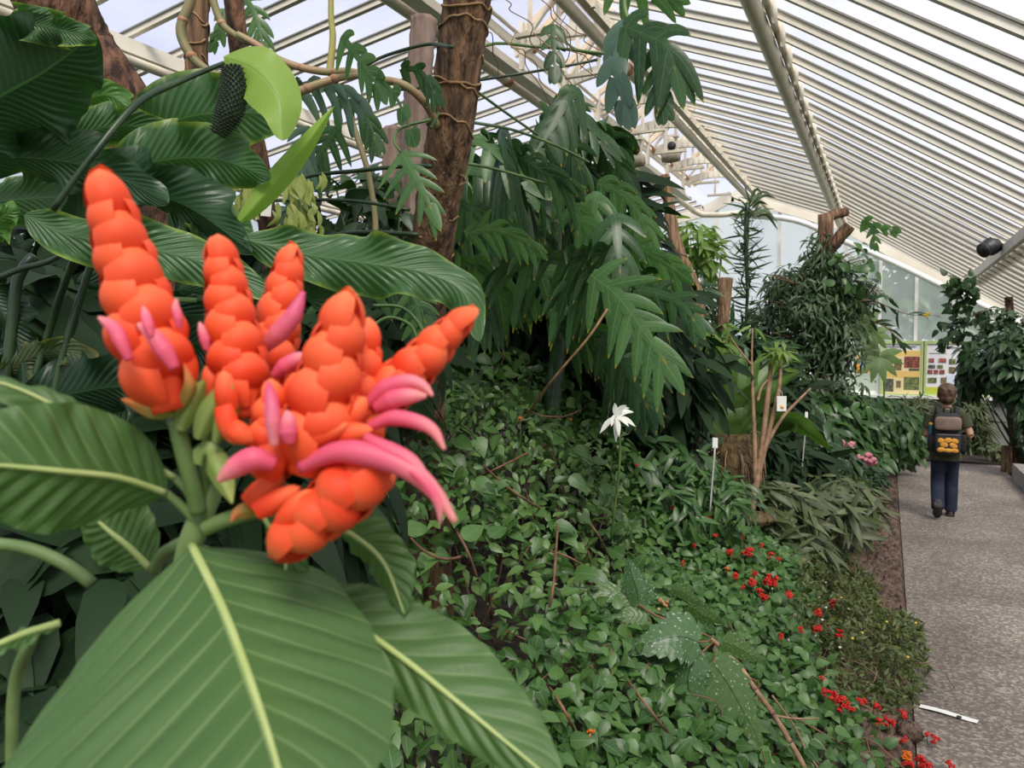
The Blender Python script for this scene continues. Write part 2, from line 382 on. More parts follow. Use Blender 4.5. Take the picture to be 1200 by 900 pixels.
def petalmat(name, a, b_, tipc):
    m, nt, out = nmat(name); uv = nd(nt, 'ShaderNodeUVMap'); sep = nd(nt, 'ShaderNodeSeparateXYZ'); nt.links.new(uv.outputs[0], sep.inputs[0])
    c = ramp_(nt, sep.outputs[0], [(0, a), (.5, b_), (1, tipc)])
    b = nd(nt, 'ShaderNodeBsdfPrincipled'); b.inputs['Roughness'].default_value = .5; nt.links.new(c, b.inputs['Base Color'])
    t = nd(nt, 'ShaderNodeBsdfTranslucent'); nt.links.new(c, t.inputs[0]); mx = nd(nt, 'ShaderNodeMixShader'); mx.inputs[0].default_value = .3
    nt.links.new(b.outputs[0], mx.inputs[1]); nt.links.new(t.outputs[0], mx.inputs[2]); nt.links.new(mx.outputs[0], out.inputs[0]); return m
BR['pink'] = petalmat('pink_petal', (.80, .10, .18), (.88, .15, .26), (.95, .40, .40))
BR['pale'] = petalmat('pale_pink_petal', (.85, .30, .33), (.80, .17, .28), (.72, .10, .24))
BR['lobr'] = petalmat('green_orange_bract', (.22, .30, .06), (.42, .30, .07), (.85, .22, .06))
BR['red'] = solid('scarlet_flower', (.62, .014, .012), (.80, .050, .030), 60, .55, transl=.25)
BR['orange'] = solid('orange_flower', (.85, .22, .02), None, 8, .55, transl=.25)
BR['rose'] = solid('rose_pink_flower', (.66, .20, .27), (.80, .36, .40), 50, .55, transl=.25)
BR['wht'] = solid('white_flower', (.82, .84, .78), None, 8, .5, transl=.25)
MT['label'] = solid('white_label', (.80, .80, .76), None, 5, .5)
MT['labelp'] = solid('white_metal_peg', (.45, .45, .44), None, 5, .5)
MT['yellow'] = solid('yellow_mark', (.75, .48, .06), None, 5, .5)
# ---------------------------------------------------------------- roof, walls, ground
BX, BZ = -.745, 3.79            # purlin where the roof breaks
LX0, LX1 = -3.1, -2.1           # ridge vent between these
YW = 15.0; Y0 = -2.4
def roofz(x):
    if x > BX: return BZ-.632*(x-BX)
    if x > LX1: return BZ+.245*(BX-x)
    if x > LX0: return 4.30
    return 4.18-.18*(LX0-x)
SW = 7.6
g = MB(); g.add([[-60, -40, -.12], [60, -40, -.12], [60, 60, -.12], [-60, 60, -.12]], [[0, 1, 2, 3]]); struct(g, 'ground', MT['outgrass'])
# path with a crossing at the far end
g = MB(); g.box((.79, 5.55, -.05), (1.30, 15.9, .1)); g.box((.6, 13.9, -.051), (6.4, .8, .1)); struct(g, 'floor', MT['path'])
# mulch strip along the path: lumpy chips
xs = np.linspace(-.24, .14, 16); ys = np.linspace(-2, 13.5, 560)
X, Y = np.meshgrid(xs, ys, indexing='ij'); Z = .022+rng.normal(0, .011, X.shape)
Z[-1] = -.02; Z[0] = 0
g = MB(); g.grid(np.stack([X, Y, Z], -1)); struct(g, 'mulch_strip', MT['mulch'])
def soilz(x): return np.interp(-x, [.2, .5, 1.2, 2.5, 8], [.0, .10, .28, .42, .5])
xs = np.r_[np.linspace(-8, -1.4, 30), np.linspace(-1.3, -.22, 30)]; ys = np.linspace(-2.4, 13.5, 200)
X, Y = np.meshgrid(xs, ys, indexing='ij'); Z = soilz(X)+rng.normal(0, .014, X.shape)
g = MB(); g.grid(np.stack([X, Y, Z], -1)); struct(g, 'soil_bed', MT['soil'], smooth=True)
g = MB(); g.box((2.33, 5.2, .0), (1.54, 15.2, .22)); g.box((2.0, 13.6, -.03), (3.2, 1.6, .12)); struct(g, 'soil_bed_right', MT['soil'])
g = MB(); g.box((1.50, 4.6, .07), (.14, 14.0, .24)); struct(g, 'trim_1', MT['kerb'])
# low walls
g = MB(); g.box((-2.3, YW, .36), (10.8, .22, .86)); struct(g, 'wall_back', MT['lowwall'])
g = MB(); g.box((-2.3, YW-.04, .80), (10.8, .34, .05)); struct(g, 'trim_2', MT['white'])
g = MB(); g.box((3.15, 6.2, .65), (.18, 17.4, 1.4)); struct(g, 'wall_right', MT['lowwall'])
g = MB(); g.box((-7.7, 6.2, .9), (.18, 17.4, 2.0)); struct(g, 'wall_left', MT['lowwall'])
g = MB(); g.add([[-7.7, Y0, 1.9], [-7.7, YW, 1.9], [-7.7, YW, roofz(-7.7)], [-7.7, Y0, roofz(-7.7)]], [[0, 1, 2, 3]]); struct(g, 'window_1', MT['wallglass'])

# glazed gable: a bay is frame (mullion and rails) with its pane
RAIL = 1.70
xm = [BX+.062+.548*k for k in range(-13, 8)]
wi = 2
for i in range(len(xm)-1):
    x0, x1 = xm[i], xm[i+1]
    if roofz(x1) < RAIL+.1: break
    fr = MB()
    fr.box((x0, YW, (.82+roofz(x0))/2), (.05, .07, roofz(x0)-.82))
    fr.box(((x0+x1)/2, YW-.01, RAIL), (x1-x0-.05, .06, .055)); fr.box(((x0+x1)/2, YW-.01, .85), (x1-x0-.05, .06, .06))
    f = struct(fr, f'window_{wi}', MT['white'])
    pn = MB(); pn.add([[x0+.02, YW+.01, .86], [x1-.02, YW+.01, .86], [x1-.02, YW+.01, roofz(x1)], [x0+.02, YW+.01, roofz(x0)]], [[0, 1, 2, 3]])
    pn.build('pane', MT['wallglass'], f, False); wi += 1
# gable rake boards
g = MB()
for a, b in (((-7.7, roofz(-7.7)), (LX0, 4.18)), ((LX0, 4.18), (-2.6, 4.42)), ((-2.6, 4.42), (LX1, roofz(LX1))), ((LX1, roofz(LX1)), (BX, BZ)), ((BX, BZ), (3.1, roofz(3.1)))):
    g.beam((a[0], YW-.05, a[1]-.07), (b[0], YW-.05, b[1]-.07), .06, .20)
struct(g, 'trim_3', MT['paint'])

# roof slopes: glass panes on glazing bars
slopes = [('ceiling_right', (BX, BZ), (3.1, roofz(3.1))), ('ceiling_middle', (LX1, roofz(LX1)), (BX, BZ)), ('ceiling_left', (LX0, 4.18), (-7.7, roofz(-7.7)))]
NB = 41; dyb = .4245
for nm, a, b in slopes:
    root = bpy.data.objects.new(nm, None); C.objects.link(root); root['_o'] = [0, 0, 0]; root['kind'] = 'structure'
    pn = MB(); pn.add([[a[0], Y0, a[1]+.02], [b[0], Y0, b[1]+.02], [b[0], YW, b[1]+.02], [a[0], YW, a[1]+.02]], [[0, 1, 2, 3]])
    pn.build('glass_pane', MT['roofglass'], root, False)
    ax = np.array([a[0], 0, a[1]]); bx = np.array([b[0], 0, b[1]]); t = unit(bx-ax); nrm = np.array([-t[2], 0, t[0]]); nrm = nrm if nrm[2] > 0 else -nrm
    for k in range(NB):
        y = Y0+.12+dyb*k; o_ = np.array([0, y, 0]); m_ = MB()
        m_.beam(ax+o_-nrm*.018, bx+o_-nrm*.018, .042, .038, up=nrm); m_.cur = 1
        m_.beam(ax+o_+nrm*.006, bx+o_+nrm*.006, .066, .011, up=nrm)
        m_.build('glazing_bar', [MT['bar'], MT['gasket']], root, False)
    if nm == 'ceiling_left':
        for q in (.38, .72):   # purlins across the left slope
            p = ax+(bx-ax)*q-nrm*.15; m_ = MB(); m_.beam(p+[0, Y0, 0], p+[0, YW, 0], .07, .11, up=nrm); m_.build('purlin', MT['bar'], root, False)
            p = ax+(bx-ax)*q-nrm*.27; m_ = MB(); m_.tube([p+np.array([.06, Y0, 0]), p+np.array([.06, YW, 0])], .034, 12); m_.build('purlin_pipe', MT['pipe'], root)

# break purlin: round pipe under a plate with a cleat at every bar
def pipe(name, pts, r, m, joints=()):
    g = MB(); g.tube(pts, r, 14, m=max(len(pts)*8, 16)); o = struct(g, name, m, smooth=True)
    for p0, p1, rr in joints:
        j = MB(); j.tube([p0, p1], rr, 14, m=3); j.build('rusty_joint', MT['rust'], o)
    return o
ridge = pipe('roof_pipe', [(BX-.01, Y0, BZ-.165), (BX-.01, YW-.1, BZ-.165)], .052, MT['pipe'])
g = MB(); g.box((BX+.055, (Y0+YW)/2, BZ-.075), (.03, YW-Y0, .13))
for k in range(NB):
    y = Y0+.12+dyb*k
    g.ell((BX+.07, y+.21, BZ-.115), (.03, .15, .075), n=8, m=6)
struct(g, 'roof_purlin', MT['pipe'], smooth=True)
# ridge ventilator pipes
Z1 = 1.65+2.36
def pz(x, z): return (x, 0, z)
pipe('vent_pipe', [(-2.02, Y0, 3.96), (-2.02, 13.9, 3.96), (-2.0, 14.5, 3.95), (-1.9, 14.85, 3.93)], .045, MT['pipe'], [((-2.02, 6.55, 3.96), (-2.02, 6.63, 3.96), .049)])
g = MB(); g.beam((-1.93, Y0, 4.02), (-1.93, YW-.3, 4.02), .06, .07)
for k in range(NB):
    y = Y0+.12+dyb*k; g.box((-1.90, y, 4.01), (.05, .035, .06))
struct(g, 'vent_purlin', MT['pipe'])
pipe('heating_pipe', [(-3.16, Y0, 4.04), (-3.16, 6, 4.04), (-3.16, 13.6, 4.04), (-3.16, 14.3, 4.03), (-2.98, 14.5, 3.96), (-2.6, 14.52, 3.96), (-2.05, 14.5, 3.97)], .05, MT['pipe'],
     [((-3.16, 6.6, 4.04), (-3.16, 6.68, 4.04), .054)])
# white catwalk beam, upper rail with uprights
g = MB(); YE = 13.0
g.beam((-3.02, Y0, 4.06), (-3.02, YE, 4.06), .03, .15); g.beam((-2.96, Y0, 3.99), (-2.96, YE, 3.99), .13, .025); g.beam((-2.93, Y0, 4.22), (-2.93, YE, 4.22), .03, .07)
struct(g, 'vent_beam', MT['paint'])
def rail(x):
    o = None
    g = MB(); g.tube([(x, Y0, 4.30), (x, YE+.2, 4.30)], .018, 8, m=10); o = struct(g, 'vent_rail', MT['paint'], smooth=True)
    for k in range(15):
        y = -1.6+k*1.0; u = MB(); u.beam((x, y, 4.02), (x, y, 4.42), .035, .05, up=(0, 1, 0)); u.build('upright', MT['paint'], o, False)
        j = MB(); j.ell((x+.01, y+.25, 4.27), (.025, .03, .035)); j.build('clamp', MT['rust'], o)
rail(-2.90)
# cross frames of the ridge vent: arched plate, struts and hangers
for k in range(15):
    y = -1.9+k*1.05; fr = MB()
    n = 13; xx = np.linspace(-3.02, -2.02, n); zz = 4.22+.10*np.sin(np.linspace(0, np.pi, n))
    for i in range(n-1): fr.beam((xx[i], y, zz[i]), (xx[i+1]+.005, y, zz[i+1]), .05, .10)
    fr.beam((-2.62, y+.04, 4.28), (-2.62, y+.04, 4.62), .03, .03, up=(0, 1, 0)); fr.beam((-2.5, y+.04, 4.28), (-2.5, y+.04, 4.62), .03, .03, up=(0, 1, 0))
    fr.beam((-3.0, y, 4.2), (-2.56, y, 4.72), .025, .04, up=(0, 1, 0)); fr.beam((-2.1, y, 4.15), (-2.56, y, 4.72), .025, .04, up=(0, 1, 0))
    fr.beam((-2.95, y, 4.24), (-2.5, y+1.0, 4.66), .02, .03); fr.beam((-2.12, y, 4.2), (-2.6, y+1.0, 4.66), .02, .03)
    fr.beam((-2.56, y+.35, 4.05), (-2.56, y+.35, 4.55), .03, .03, up=(0, 1, 0)); fr.beam((-2.68, y+.35, 4.06), (-2.30, y+.35, 4.06), .05, .03)
    struct(fr, 'vent_frame', MT['paint'])
# sloped vent lights above, battens in sun-warmed colour between
g = MB()
for k in range(82):
    y = Y0+.20*k
    if k % 5: g.beam((-2.56, y, 4.74), (-2.08, y, 4.36), .04, .05)
    if k % 5 < 2: g.beam((-2.56, y, 4.74), (-3.06, y, 4.36), .04, .05)
struct(g, 'vent_batten', MT['batten'])
g = MB(); g.box((-2.56, (Y0+YW)/2, 4.77), (.10, YW-Y0, .05)); struct(g, 'ridge_cap', MT['paint'])
for s, x in ((0, -3.08), (1, -2.06)):
    g = MB(); g.add([[x, Y0, 4.39], [-2.56, Y0, 4.79], [-2.56, YW, 4.79], [x, YW, 4.39]], [[0, 1, 2, 3]]); struct(g, 'vent_glass', MT['roofglass'])
# two motors with chain wheels
def motor(name, c, label):
    r = thing('vent_motor', c, label, 'motor', 'vent motors under the ridge'); c = np.array(c)
    a = MB(); a.tube([c+[-.10, -.02, -.02], c+[-.0, -.02, -.02], c+[.12, -.02, -.02]], [.075, .085, .07], 14); a.build('motor_drum', MT['rust2'], r)
    a = MB(); a.tube([c+[0, 0, .04], c+[0, 0, .22]], [.055, .06], 12); a.build('gear_case', MT['pipe'], r)
    a = MB(); a.beam(c+[-.07, -.03, -.12], c+[-.07, -.03, .26], .025, .05, up=(0, 1, 0)); a.beam(c+[.07, .02, -.05], c+[.07, .02, .3], .02, .04, up=(0, 1, 0)); a.box(c+[0, 0, .24], (.2, .1, .03)); a.build('bracket', MT['paint'], r, False)
    a = MB(); a.tube([c+[.03, -.06, .10], c+[.03, -.09, .10]], [.055, .055], 14); a.build('chain_wheel', MT['black'], r)
MT['rust2'] = solid('dusty_grey_paint', (.30, .27, .20), (.42, .39, .30), 20, .6)
MT['black'] = solid('black_plastic', (.012, .012, .014), (.03, .03, .034), 14, .5)
motor('m', P(744, 187, 9.7), 'cream vent motor with grey drum hanging from the left rail of the ridge vent')
motor('m', P(786, 182, 10.4), 'darker vent motor with chain wheel between the two ridge vent rails')

# right hand gutter pipe with flat beam behind
e0 = np.array(P(1138, 334, 12.9)); X_, H_ = 1.13, .985
pipe('gutter_pipe', [(1.20, Y0, 1.65+H_), (1.20, YW-1.6, 1.65+H_)], .06, MT['gutter'] if 'gutter' in MT else MT['pipe'])
g = MB(); g.beam((1.02, Y0, 2.585), (1.02, YW-.2, 2.585), .05, .10)
for k in range(17): g.beam((1.02, -2+k*1.0, 2.57), (1.20, -2+k*1.0, 2.64), .03, .03)
for k in range(17): g.beam((1.05, -1.6+k*1.0, 2.58), (1.05, -1.6+k*1.0, 2.70), .03, .04, up=(0, 1, 0))
struct(g, 'gutter_beam', MT['bar'])
def PYW(px, py, y=YW-.40):
    r = FW+(px-600)/F*RT+(450-py)/F*UP; return CAM+r*(y/r[1])
# white heating pipe following the gable
pipe('gable_pipe', [PYW(860, 252), PYW(930, 258), PYW(985, 281), PYW(1050, 309), PYW(1110, 338), PYW(1160, 362), PYW(1215, 388)], .05, MT['white'])
# slim white posts standing at the gable
for px in (994, 1001):
    a = PYW(px, 395, YW-.3); g = MB(); g.box((a[0], a[1], 1.2), (.045, .045, 1.0)); struct(g, 'trim_post', MT['white'])
# ---------------------------------------------------------------- boards on the gable
def ray(px, py): return FW+(px-600)/F*RT+(450-py)/F*UP
def PY(px, py, y): r = ray(px, py); return CAM+r*(y/r[1])
def PZ(px, py, z): r = ray(px, py); return CAM+r*((z-1.65)/r[2])
CC = {}
def flat(c, rough=.5):
    k = tuple(round(x, 3) for x in c)
    if k not in CC: CC[k] = solid('print_colour', c, None, 5, rough)
    return CC[k]
def board(label, y, x0, x1, y0, y1, prints, frame=None, fw=.05):
    a = PY(x0, y1, y); b = PY(x1, y0, y); w = b[0]-a[0]; h = b[2]-a[2]
    r = thing('poster_board', ((a[0]+b[0])/2, y, a[2]), label, 'poster')
    g = MB(); g.box(((a[0]+b[0])/2, y+.015, (a[2]+b[2])/2), (w, .02, h)); g.build('panel', flat(s2l(232, 232, 238)), r, False)
    if frame is not None:
        g = MB()
        for xx in (a[0]-fw/2, b[0]+fw/2): g.box((xx, y+.01, (a[2]+b[2])/2), (fw, .05, h+2*fw))
        for zz in (a[2]-fw/2, b[2]+fw/2): g.box(((a[0]+b[0])/2, y+.01, zz), (w, .05, fw))
        g.build('frame', frame, r, False)
    for k, (nm, u0, u1, v0, v1, c) in enumerate(prints):
        g = MB(); xa, xb = a[0]+w*u0, a[0]+w*u1; za, zb = b[2]-h*v1, b[2]-h*v0
        g.box(((xa+xb)/2, y-.001-.0006*k/len(prints)-(.002 if nm == 'photo' else 0), (za+zb)/2), (xb-xa, .006, zb-za)); g.build(nm, c if not isinstance(c, tuple) else flat(c), r, False)
    return r
pht = [solid('printed_photo', s2l(*a), s2l(*b), 26, .5) for a, b in (((70, 75, 50), (150, 130, 95)), ((60, 40, 35), (170, 95, 80)), ((70, 85, 60), (140, 150, 90)), ((60, 65, 55), (120, 125, 105)), ((95, 45, 40), (190, 110, 95)))]
yel = s2l(236, 200, 118); wh = s2l(240, 240, 244); gr = s2l(150, 150, 158)
gframe = solid('pale_green_frame', s2l(178, 196, 130), None, 4, .5)
A = [('colour_field', 0, 1, .13, 1, s2l(240, 222, 170)), ('heading', .06, .86, .04, .065, gr), ('colour_field', 0, .5, .14, .25, yel), ('colour_field', .52, 1, .14, .24, yel), ('colour_field', 0, .98, .55, .68, yel),
     ('photo', .27, .48, .30, .53, pht[0]), ('photo', .55, .97, .25, .48, pht[1]), ('photo', .68, .97, .49, .54, pht[3]), ('photo', .02, .27, .70, .96, pht[3]), ('photo', .34, .47, .74, .88, pht[0]), ('photo', .55, .97, .66, .92, pht[2]), ('photo', .0, .22, .32, .53, pht[2])]
board('yellow and white poster of plant photographs in green frame on glazed end wall', YW-.12, 1035.5, 1079.5, 403, 461, A, gframe)
B = [('heading', .30, .72, .06, .085, gr), ('heading', .06, .46, .17, .19, s2l(200, 200, 206))]
for (u0, u1, v0, v1, k) in ((.05, .17, .29, .37, 4), (.28, .45, .29, .37, 4), (.04, .20, .42, .49, 3), (.25, .38, .42, .49, 2), (.03, .14, .52, .60, 1), (.17, .27, .52, .60, 4), (.30, .42, .52, .60, 1), (.52, .65, .46, .58, 0), (.70, .90, .46, .57, 4), (.04, .24, .68, .78, 2), (.34, .46, .67, .79, 0), (.70, .92, .70, .80, 1), (.52, .66, .30, .40, 2)):
    B.append(('photo', u0, u1, v0, v1, pht[k]))
B += [('colour_field', 0, .5, .87, 1, s2l(190, 200, 70)), ('colour_field', .5, .86, .85, 1, s2l(240, 205, 80)), ('colour_field', .47, .68, .62, .85, s2l(214, 224, 238))]
board('white poster with rows of small plant photographs above the child with backpack', YW-.12, 1085, 1138, 403, 461, B, gframe)
board('white poster half hidden behind the dark leaves right of the path', YW-.12, 1143, 1186, 403, 461, [('heading', .2, .7, .06, .085, gr), ('photo', .1, .3, .3, .42, pht[4]), ('photo', .4, .6, .3, .42, pht[2])], gframe)
r = board('small poster with orange plant ring around blue disc, left of the large posters', YW-.045, 1003, 1026, 415, 437, [('colour_field', 0, 1, 0, 1, s2l(222, 190, 110))])
c0 = PY(1013, 427, YW-.058)
g = MB(); g.tube([c0, c0+[0, -.006, 0]], .075, 20, m=2); g.build('blue_disc', flat(s2l(150, 190, 220)), r, False)
for k in range(9):
    a = k*2*math.pi/9; g = MB(); g.ell(c0+[.125*math.cos(a), -.002, .125*math.sin(a)], (.036, .006, .03)); g.build('leaf_motif', flat([s2l(200, 110, 30), s2l(140, 80, 40), s2l(220, 150, 50)][k % 3]), r)

# ---------------------------------------------------------------- small things on and beside the path
# flat white label strip on the path
p0 = PZ(1078, 828, .004); p1 = PZ(1146, 846, .004); t = unit(p1-p0); s = np.array([-t[1], t[0], 0])
g = MB(); n = 9; uu = np.linspace(0, 1, n)
top = np.stack([np.stack([p0+(p1-p0)*u+s*w+np.array([0, 0, .004+.003*math.sin(5*u)]) for w in (-.019, .019)]) for u in uu])
g.grid(top); g.grid(top-np.array([0, 0, .0012]))
lab = g.build('plant_label', MT['label']); tag(lab, 'long flat white plant label lying on the grey path', 'label')
q = PZ(1124, 840, .010); g = MB(); g.ell(q, (.011, .014, .003), n=10, m=6); g.build('mark', MT['black'], lab)
# weathered post at the kerb
b = PZ(1179, 553, 0); g = MB(); z = np.linspace(0, .36, 8)
g.box((b[0], b[1], .165), (.115, .11, .36)); pst = g.build('timber_post', MT['fibre'], None, False); tag(pst, 'short dark timber post standing at the far end of the path', 'post')
# black fixture on the gutter pipe
c = P(1163, 288, 7.9); r = thing('fan_heater', c, 'black fixture clamped to the sloping gutter pipe at the right edge of the roof', 'heater')
g = MB(); t = unit(np.array([-.6, -.5, -.35])); g.tube([c-t*.10, c-t*.04, c+t*.05, c+t*.10], [.07, .085, .09, .07], 14); g.build('casing', MT['black'], r)
g = MB(); g.tube([c+t*.10, c+t*.125], [.072, .075], 14); g.build('grille', MT['black'], r)
g = MB(); g.beam(c+[.05, .05, .02], c+[.15, .1, .06], .03, .03); g.build('bracket', MT['black'], r, False)
# dark hatch in the low wall
# ---------------------------------------------------------------- plant labels
def bankz_(px, py, d): return P(px, py, d)[2]
def stake(px, py, d, w, h, label, lean=0, foot=None, two=False):
    c = P(px, py, d); ft = np.array([c[0]+lean, c[1]-.02, soilz(c[0])-.02 if foot is None else foot])
    r = thing('plant_label', ft, label, 'label')
    a = MB(); a.tube([ft, c-[0, 0, h*.3]], .005, 6); a.build('peg', MT['labelp'], r)
    R = np.stack([unit(RT+[0, 0, -.06]), unit(np.cross([0, 0, 1], RT)), [0, 0, 1]], 1)
    a = MB(); a.box(c, (w, .004, h), R); 
    if two: a.box(c+np.array([.005, 0, -h*1.1]), (w*.8, .004, h*.6), R)
    a.build('plate', MT['label'], r, False)
    return r, c
stake(838, 519, 4.3, .028, .055, 'upright white plant label on peg in front of the nest fern', lean=-.02, foot=bankz_(838, 600, 4.35))
stake(945, 488, 6.6, .024, .075, 'thin white plant label on long leaning peg right of the tagged brown stalks', lean=-.06)
stake(977, 615, 5.6, .020, .035, 'small double white label on peg by the dark bare soil', two=True)
c = P(935, 617, 5.5); r = thing('plant_label', c-[0, 0, .06], 'square white label card tilted among the grey green straps', 'label')
R = Matrix.Rotation(.5, 3, 'Y') @ Matrix.Rotation(-.5, 3, 'X'); g = MB(); g.box(c, (.075, .004, .06), np.array(R)); g.build('plate', MT['label'], r, False); g = MB(); g.tube([c-[.0, -.01, .1], c], .005, 6); g.build('peg', MT['labelp'], r)
c = P(997, 577, 7); g = MB(); g.box(c, (.035, .004, .04)); o = g.build('plant_label', MT['label'], None, False); tag(o, 'tiny white label card low in the bed below the pink flowers', 'label')
c = P(916, 473, 5.2); r = thing('plant_tag', c, 'white hanging tag with yellow mark on the brown bare stalks', 'tag')
g = MB(); g.box(c, (.062, .003, .098), np.stack([unit(RT), unit(np.cross([0, 0, 1], RT)), [0, 0, 1]], 1)); g.build('card', MT['label'], r, False)
g = MB(); g.ell(c-FW*.004+[0, 0, -.022], (.014, .004, .012), n=10, m=6); g.build('mark', MT['yellow'], r)
g = MB(); g.tube([c+[0, 0, .048], c+[0.0, .0, .075], c+[-.03, .01, .09]], .002, 5); g.build('string', MT['labelp'], r)
c = P(312, 245, 2.35); r = thing('plant_tag', c, 'blank white tag hanging on the brown pole behind the lime spathes', 'tag')
g = MB(); g.box(c, (.030, .003, .042), np.stack([unit(RT+[0, 0, -.1]), unit(np.cross([0, 0, 1], RT)), unit(np.array([0, 0, 1])+.1*RT)], 1)); g.build('card', MT['label'], r, False)
g = MB(); g.tube([c+[0, 0, .02], c+[.01, .02, .06]], .0015, 5); g.build('string', MT['labelp'], r)

# ---------------------------------------------------------------- the child
BO = PZ(1106, 607, 0)
def remesh(mb, name, mat, parent, vox=.006, it=6):
    o = mb.build('tmp', mat, parent)
    md = o.modifiers.new('r', 'REMESH'); md.mode = 'VOXEL'; md.voxel_size = vox
    m2 = o.modifiers.new('s', 'SMOOTH'); m2.factor = .5; m2.iterations = it
    dg = bpy.context.evaluated_depsgraph_get(); me = bpy.data.meshes.new_from_object(o.evaluated_get(dg))
    me.name = name; o.modifiers.clear(); old = o.data; o.data = me; bpy.data.meshes.remove(old); o.name = name
    for p in me.polygons: p.use_smooth = True
    return o
def B(x, y, z): return BO+np.array([x, y, z])
child = thing('person', BO, 'child walking away on the path in olive shirt, navy trousers and backpack', 'person')
skin = solid('skin', (.50, .27, .19), (.56, .32, .23), 12, .55)
cloth = solid('olive_cotton', (.050, .058, .026), (.075, .082, .040), 9, .9, .2, 60)
navy = solid('navy_denim', (.010, .016, .038), (.020, .030, .062), 12, .9, .2, 80)
hairm = solid('brown_hair', (.055, .028, .016), (.15, .085, .05), 30, .6, .6, 60, stretch=(1, 1, .3))
# joints
hp = {-1: B(-.058, 0, .64), 1: B(.058, 0, .64)}
kn = {-1: B(-.060, .03, .355), 1: B(.062, .10, .37)}
an = {-1: B(-.06, -.13, .125), 1: B(.066, .13, .07)}
sh = {-1: B(-.125, .0, 1.0), 1: B(.135, .0, 1.0)}
el = {-1: B(-.165, .03, .79), 1: B(.200, -.03, .81)}
wr = {-1: B(-.10, .18, .78), 1: B(.195, .09, .845)}
b = MB()
b.ell(B(0, .01, 1.185), (.072, .088, .095), n=20, m=14); b.ell(B(0, .045, 1.135), (.052, .062, .055), n=16, m=10)
b.ell(B(0, .10, 1.17), (.012, .018, .018)); b.ell(B(0, .092, 1.135), (.022, .012, .008))
for s in (-1, 1):
    b.ell(B(.033*s, .083, 1.195), (.014, .010, .009)); b.ell(B(.075*s, .01, 1.175), (.011, .020, .028))
b.tube([B(0, -.005, 1.12), B(0, -.005, 1.03)], [.040, .046], 14)
b.tube([B(0, 0, 1.04), B(0, .0, .98), B(0, .01, .82), B(0, 0, .70), B(0, 0, .62)], [.05, .095, .09, .088, .075], 18)
for s in (-1, 1):
    b.tube([B(0, 0, 1.0), sh[s]], [.06, .048], 12); b.tube([sh[s], el[s]], [.044, .032], 12); b.tube([el[s], wr[s]], [.033, .022], 12)
    b.tube([hp[s], kn[s]], [.060, .036], 14); b.tube([kn[s], (kn[s]*.6+an[s]*.4), an[s]], [.036, .038, .028], 14)
    b.ell(an[s]+np.array([0, .03, -.03]), (.032, .07, .03))
    d = unit(wr[s]-el[s]); side = unit(np.cross(d, [0, 0, 1])); up_ = np.cross(side, d)
    b.ell(wr[s]+d*.035, (.016, .036, .028), np.stack([np.cross(d, [0, 0, 1.]), d, np.array([0, 0, 1.])], 1))
    for k, ln in enumerate((.040, .046, .043, .034)):   # four curled fingers
        k0 = wr[s]+d*.062+up_*(.020-.0135*k); k1 = k0+d*ln*.5-side*s*.004; k2 = k1+d*ln*.25-side*s*.018; k3 = k2-d*.008-side*s*.016
        b.tube([k0, k1, k2, k3], [.0075, .007, .0065, .006], 8)
    t0 = wr[s]+d*.02+up_*.022; b.tube([t0, t0+up_*.016+d*.012-side*s*.006, t0+up_*.018+d*.034-side*s*.012], [.009, .008, .0065], 8)
body = remesh(b, 'body', skin, child, .0042, 3)
h = MB(); h.ell(B(0, -.004, 1.205), (.083, .095, .090), n=22, m=16); h.ell(B(0, -.028, 1.150), (.070, .066, .060), n=18, m=12); h.ell(B(.01, .06, 1.255), (.055, .045, .035))
for k in range(46):
    a = rng.uniform(0, 6.28); e = rng.uniform(.1, 1.35); n_ = np.array([math.cos(a)*math.sin(e), math.sin(a)*math.sin(e), math.cos(e)])
    if n_[1] > .5 and n_[2] < .5: continue
    c_ = B(0, -.004, 1.205)+n_*np.array([.082, .094, .089]); h.tube([c_-n_*.01, c_+n_*.004+[0, 0, -.008], c_+n_*.003+[0, 0, -.028]], [.014, .011, .004], 6)
remesh(h, 'hair', hairm, child, .006, 2)
s_ = MB(); s_.tube([B(0, 0, 1.045), B(0, 0, .99), B(0, .01, .84), B(0, .0, .70), B(0, -.005, .56)], [.062, .115, .118, .124, .142], 20)
for s in (-1, 1):
    s_.tube([B(0, 0, .995), sh[s]+np.array([0, 0, .005])], [.07, .06], 14); s_.tube([sh[s], sh[s]*.35+el[s]*.65], [.060, .056], 14)
remesh(s_, 'shirt', cloth, child, .006, 5)
t_ = MB(); t_.tube([B(0, 0, .70), B(0, 0, .60)], [.092, .098], 18)
for s in (-1, 1):
    t_.tube([hp[s], kn[s], kn[s]*.45+an[s]*.55, an[s]+np.array([0, 0, -.015])], [.074, .062, .060, .056], 16)
remesh(t_, 'trousers', navy, child, .006, 4)
shoe = solid('dark_shoe', (.018, .017, .016), (.045, .042, .04), 25, .7); sole = solid('shoe_sole', (.20, .20, .20), None, 9, .8); soled = solid('dark_sole', (.02, .02, .02), (.05, .05, .05), 30, .8)
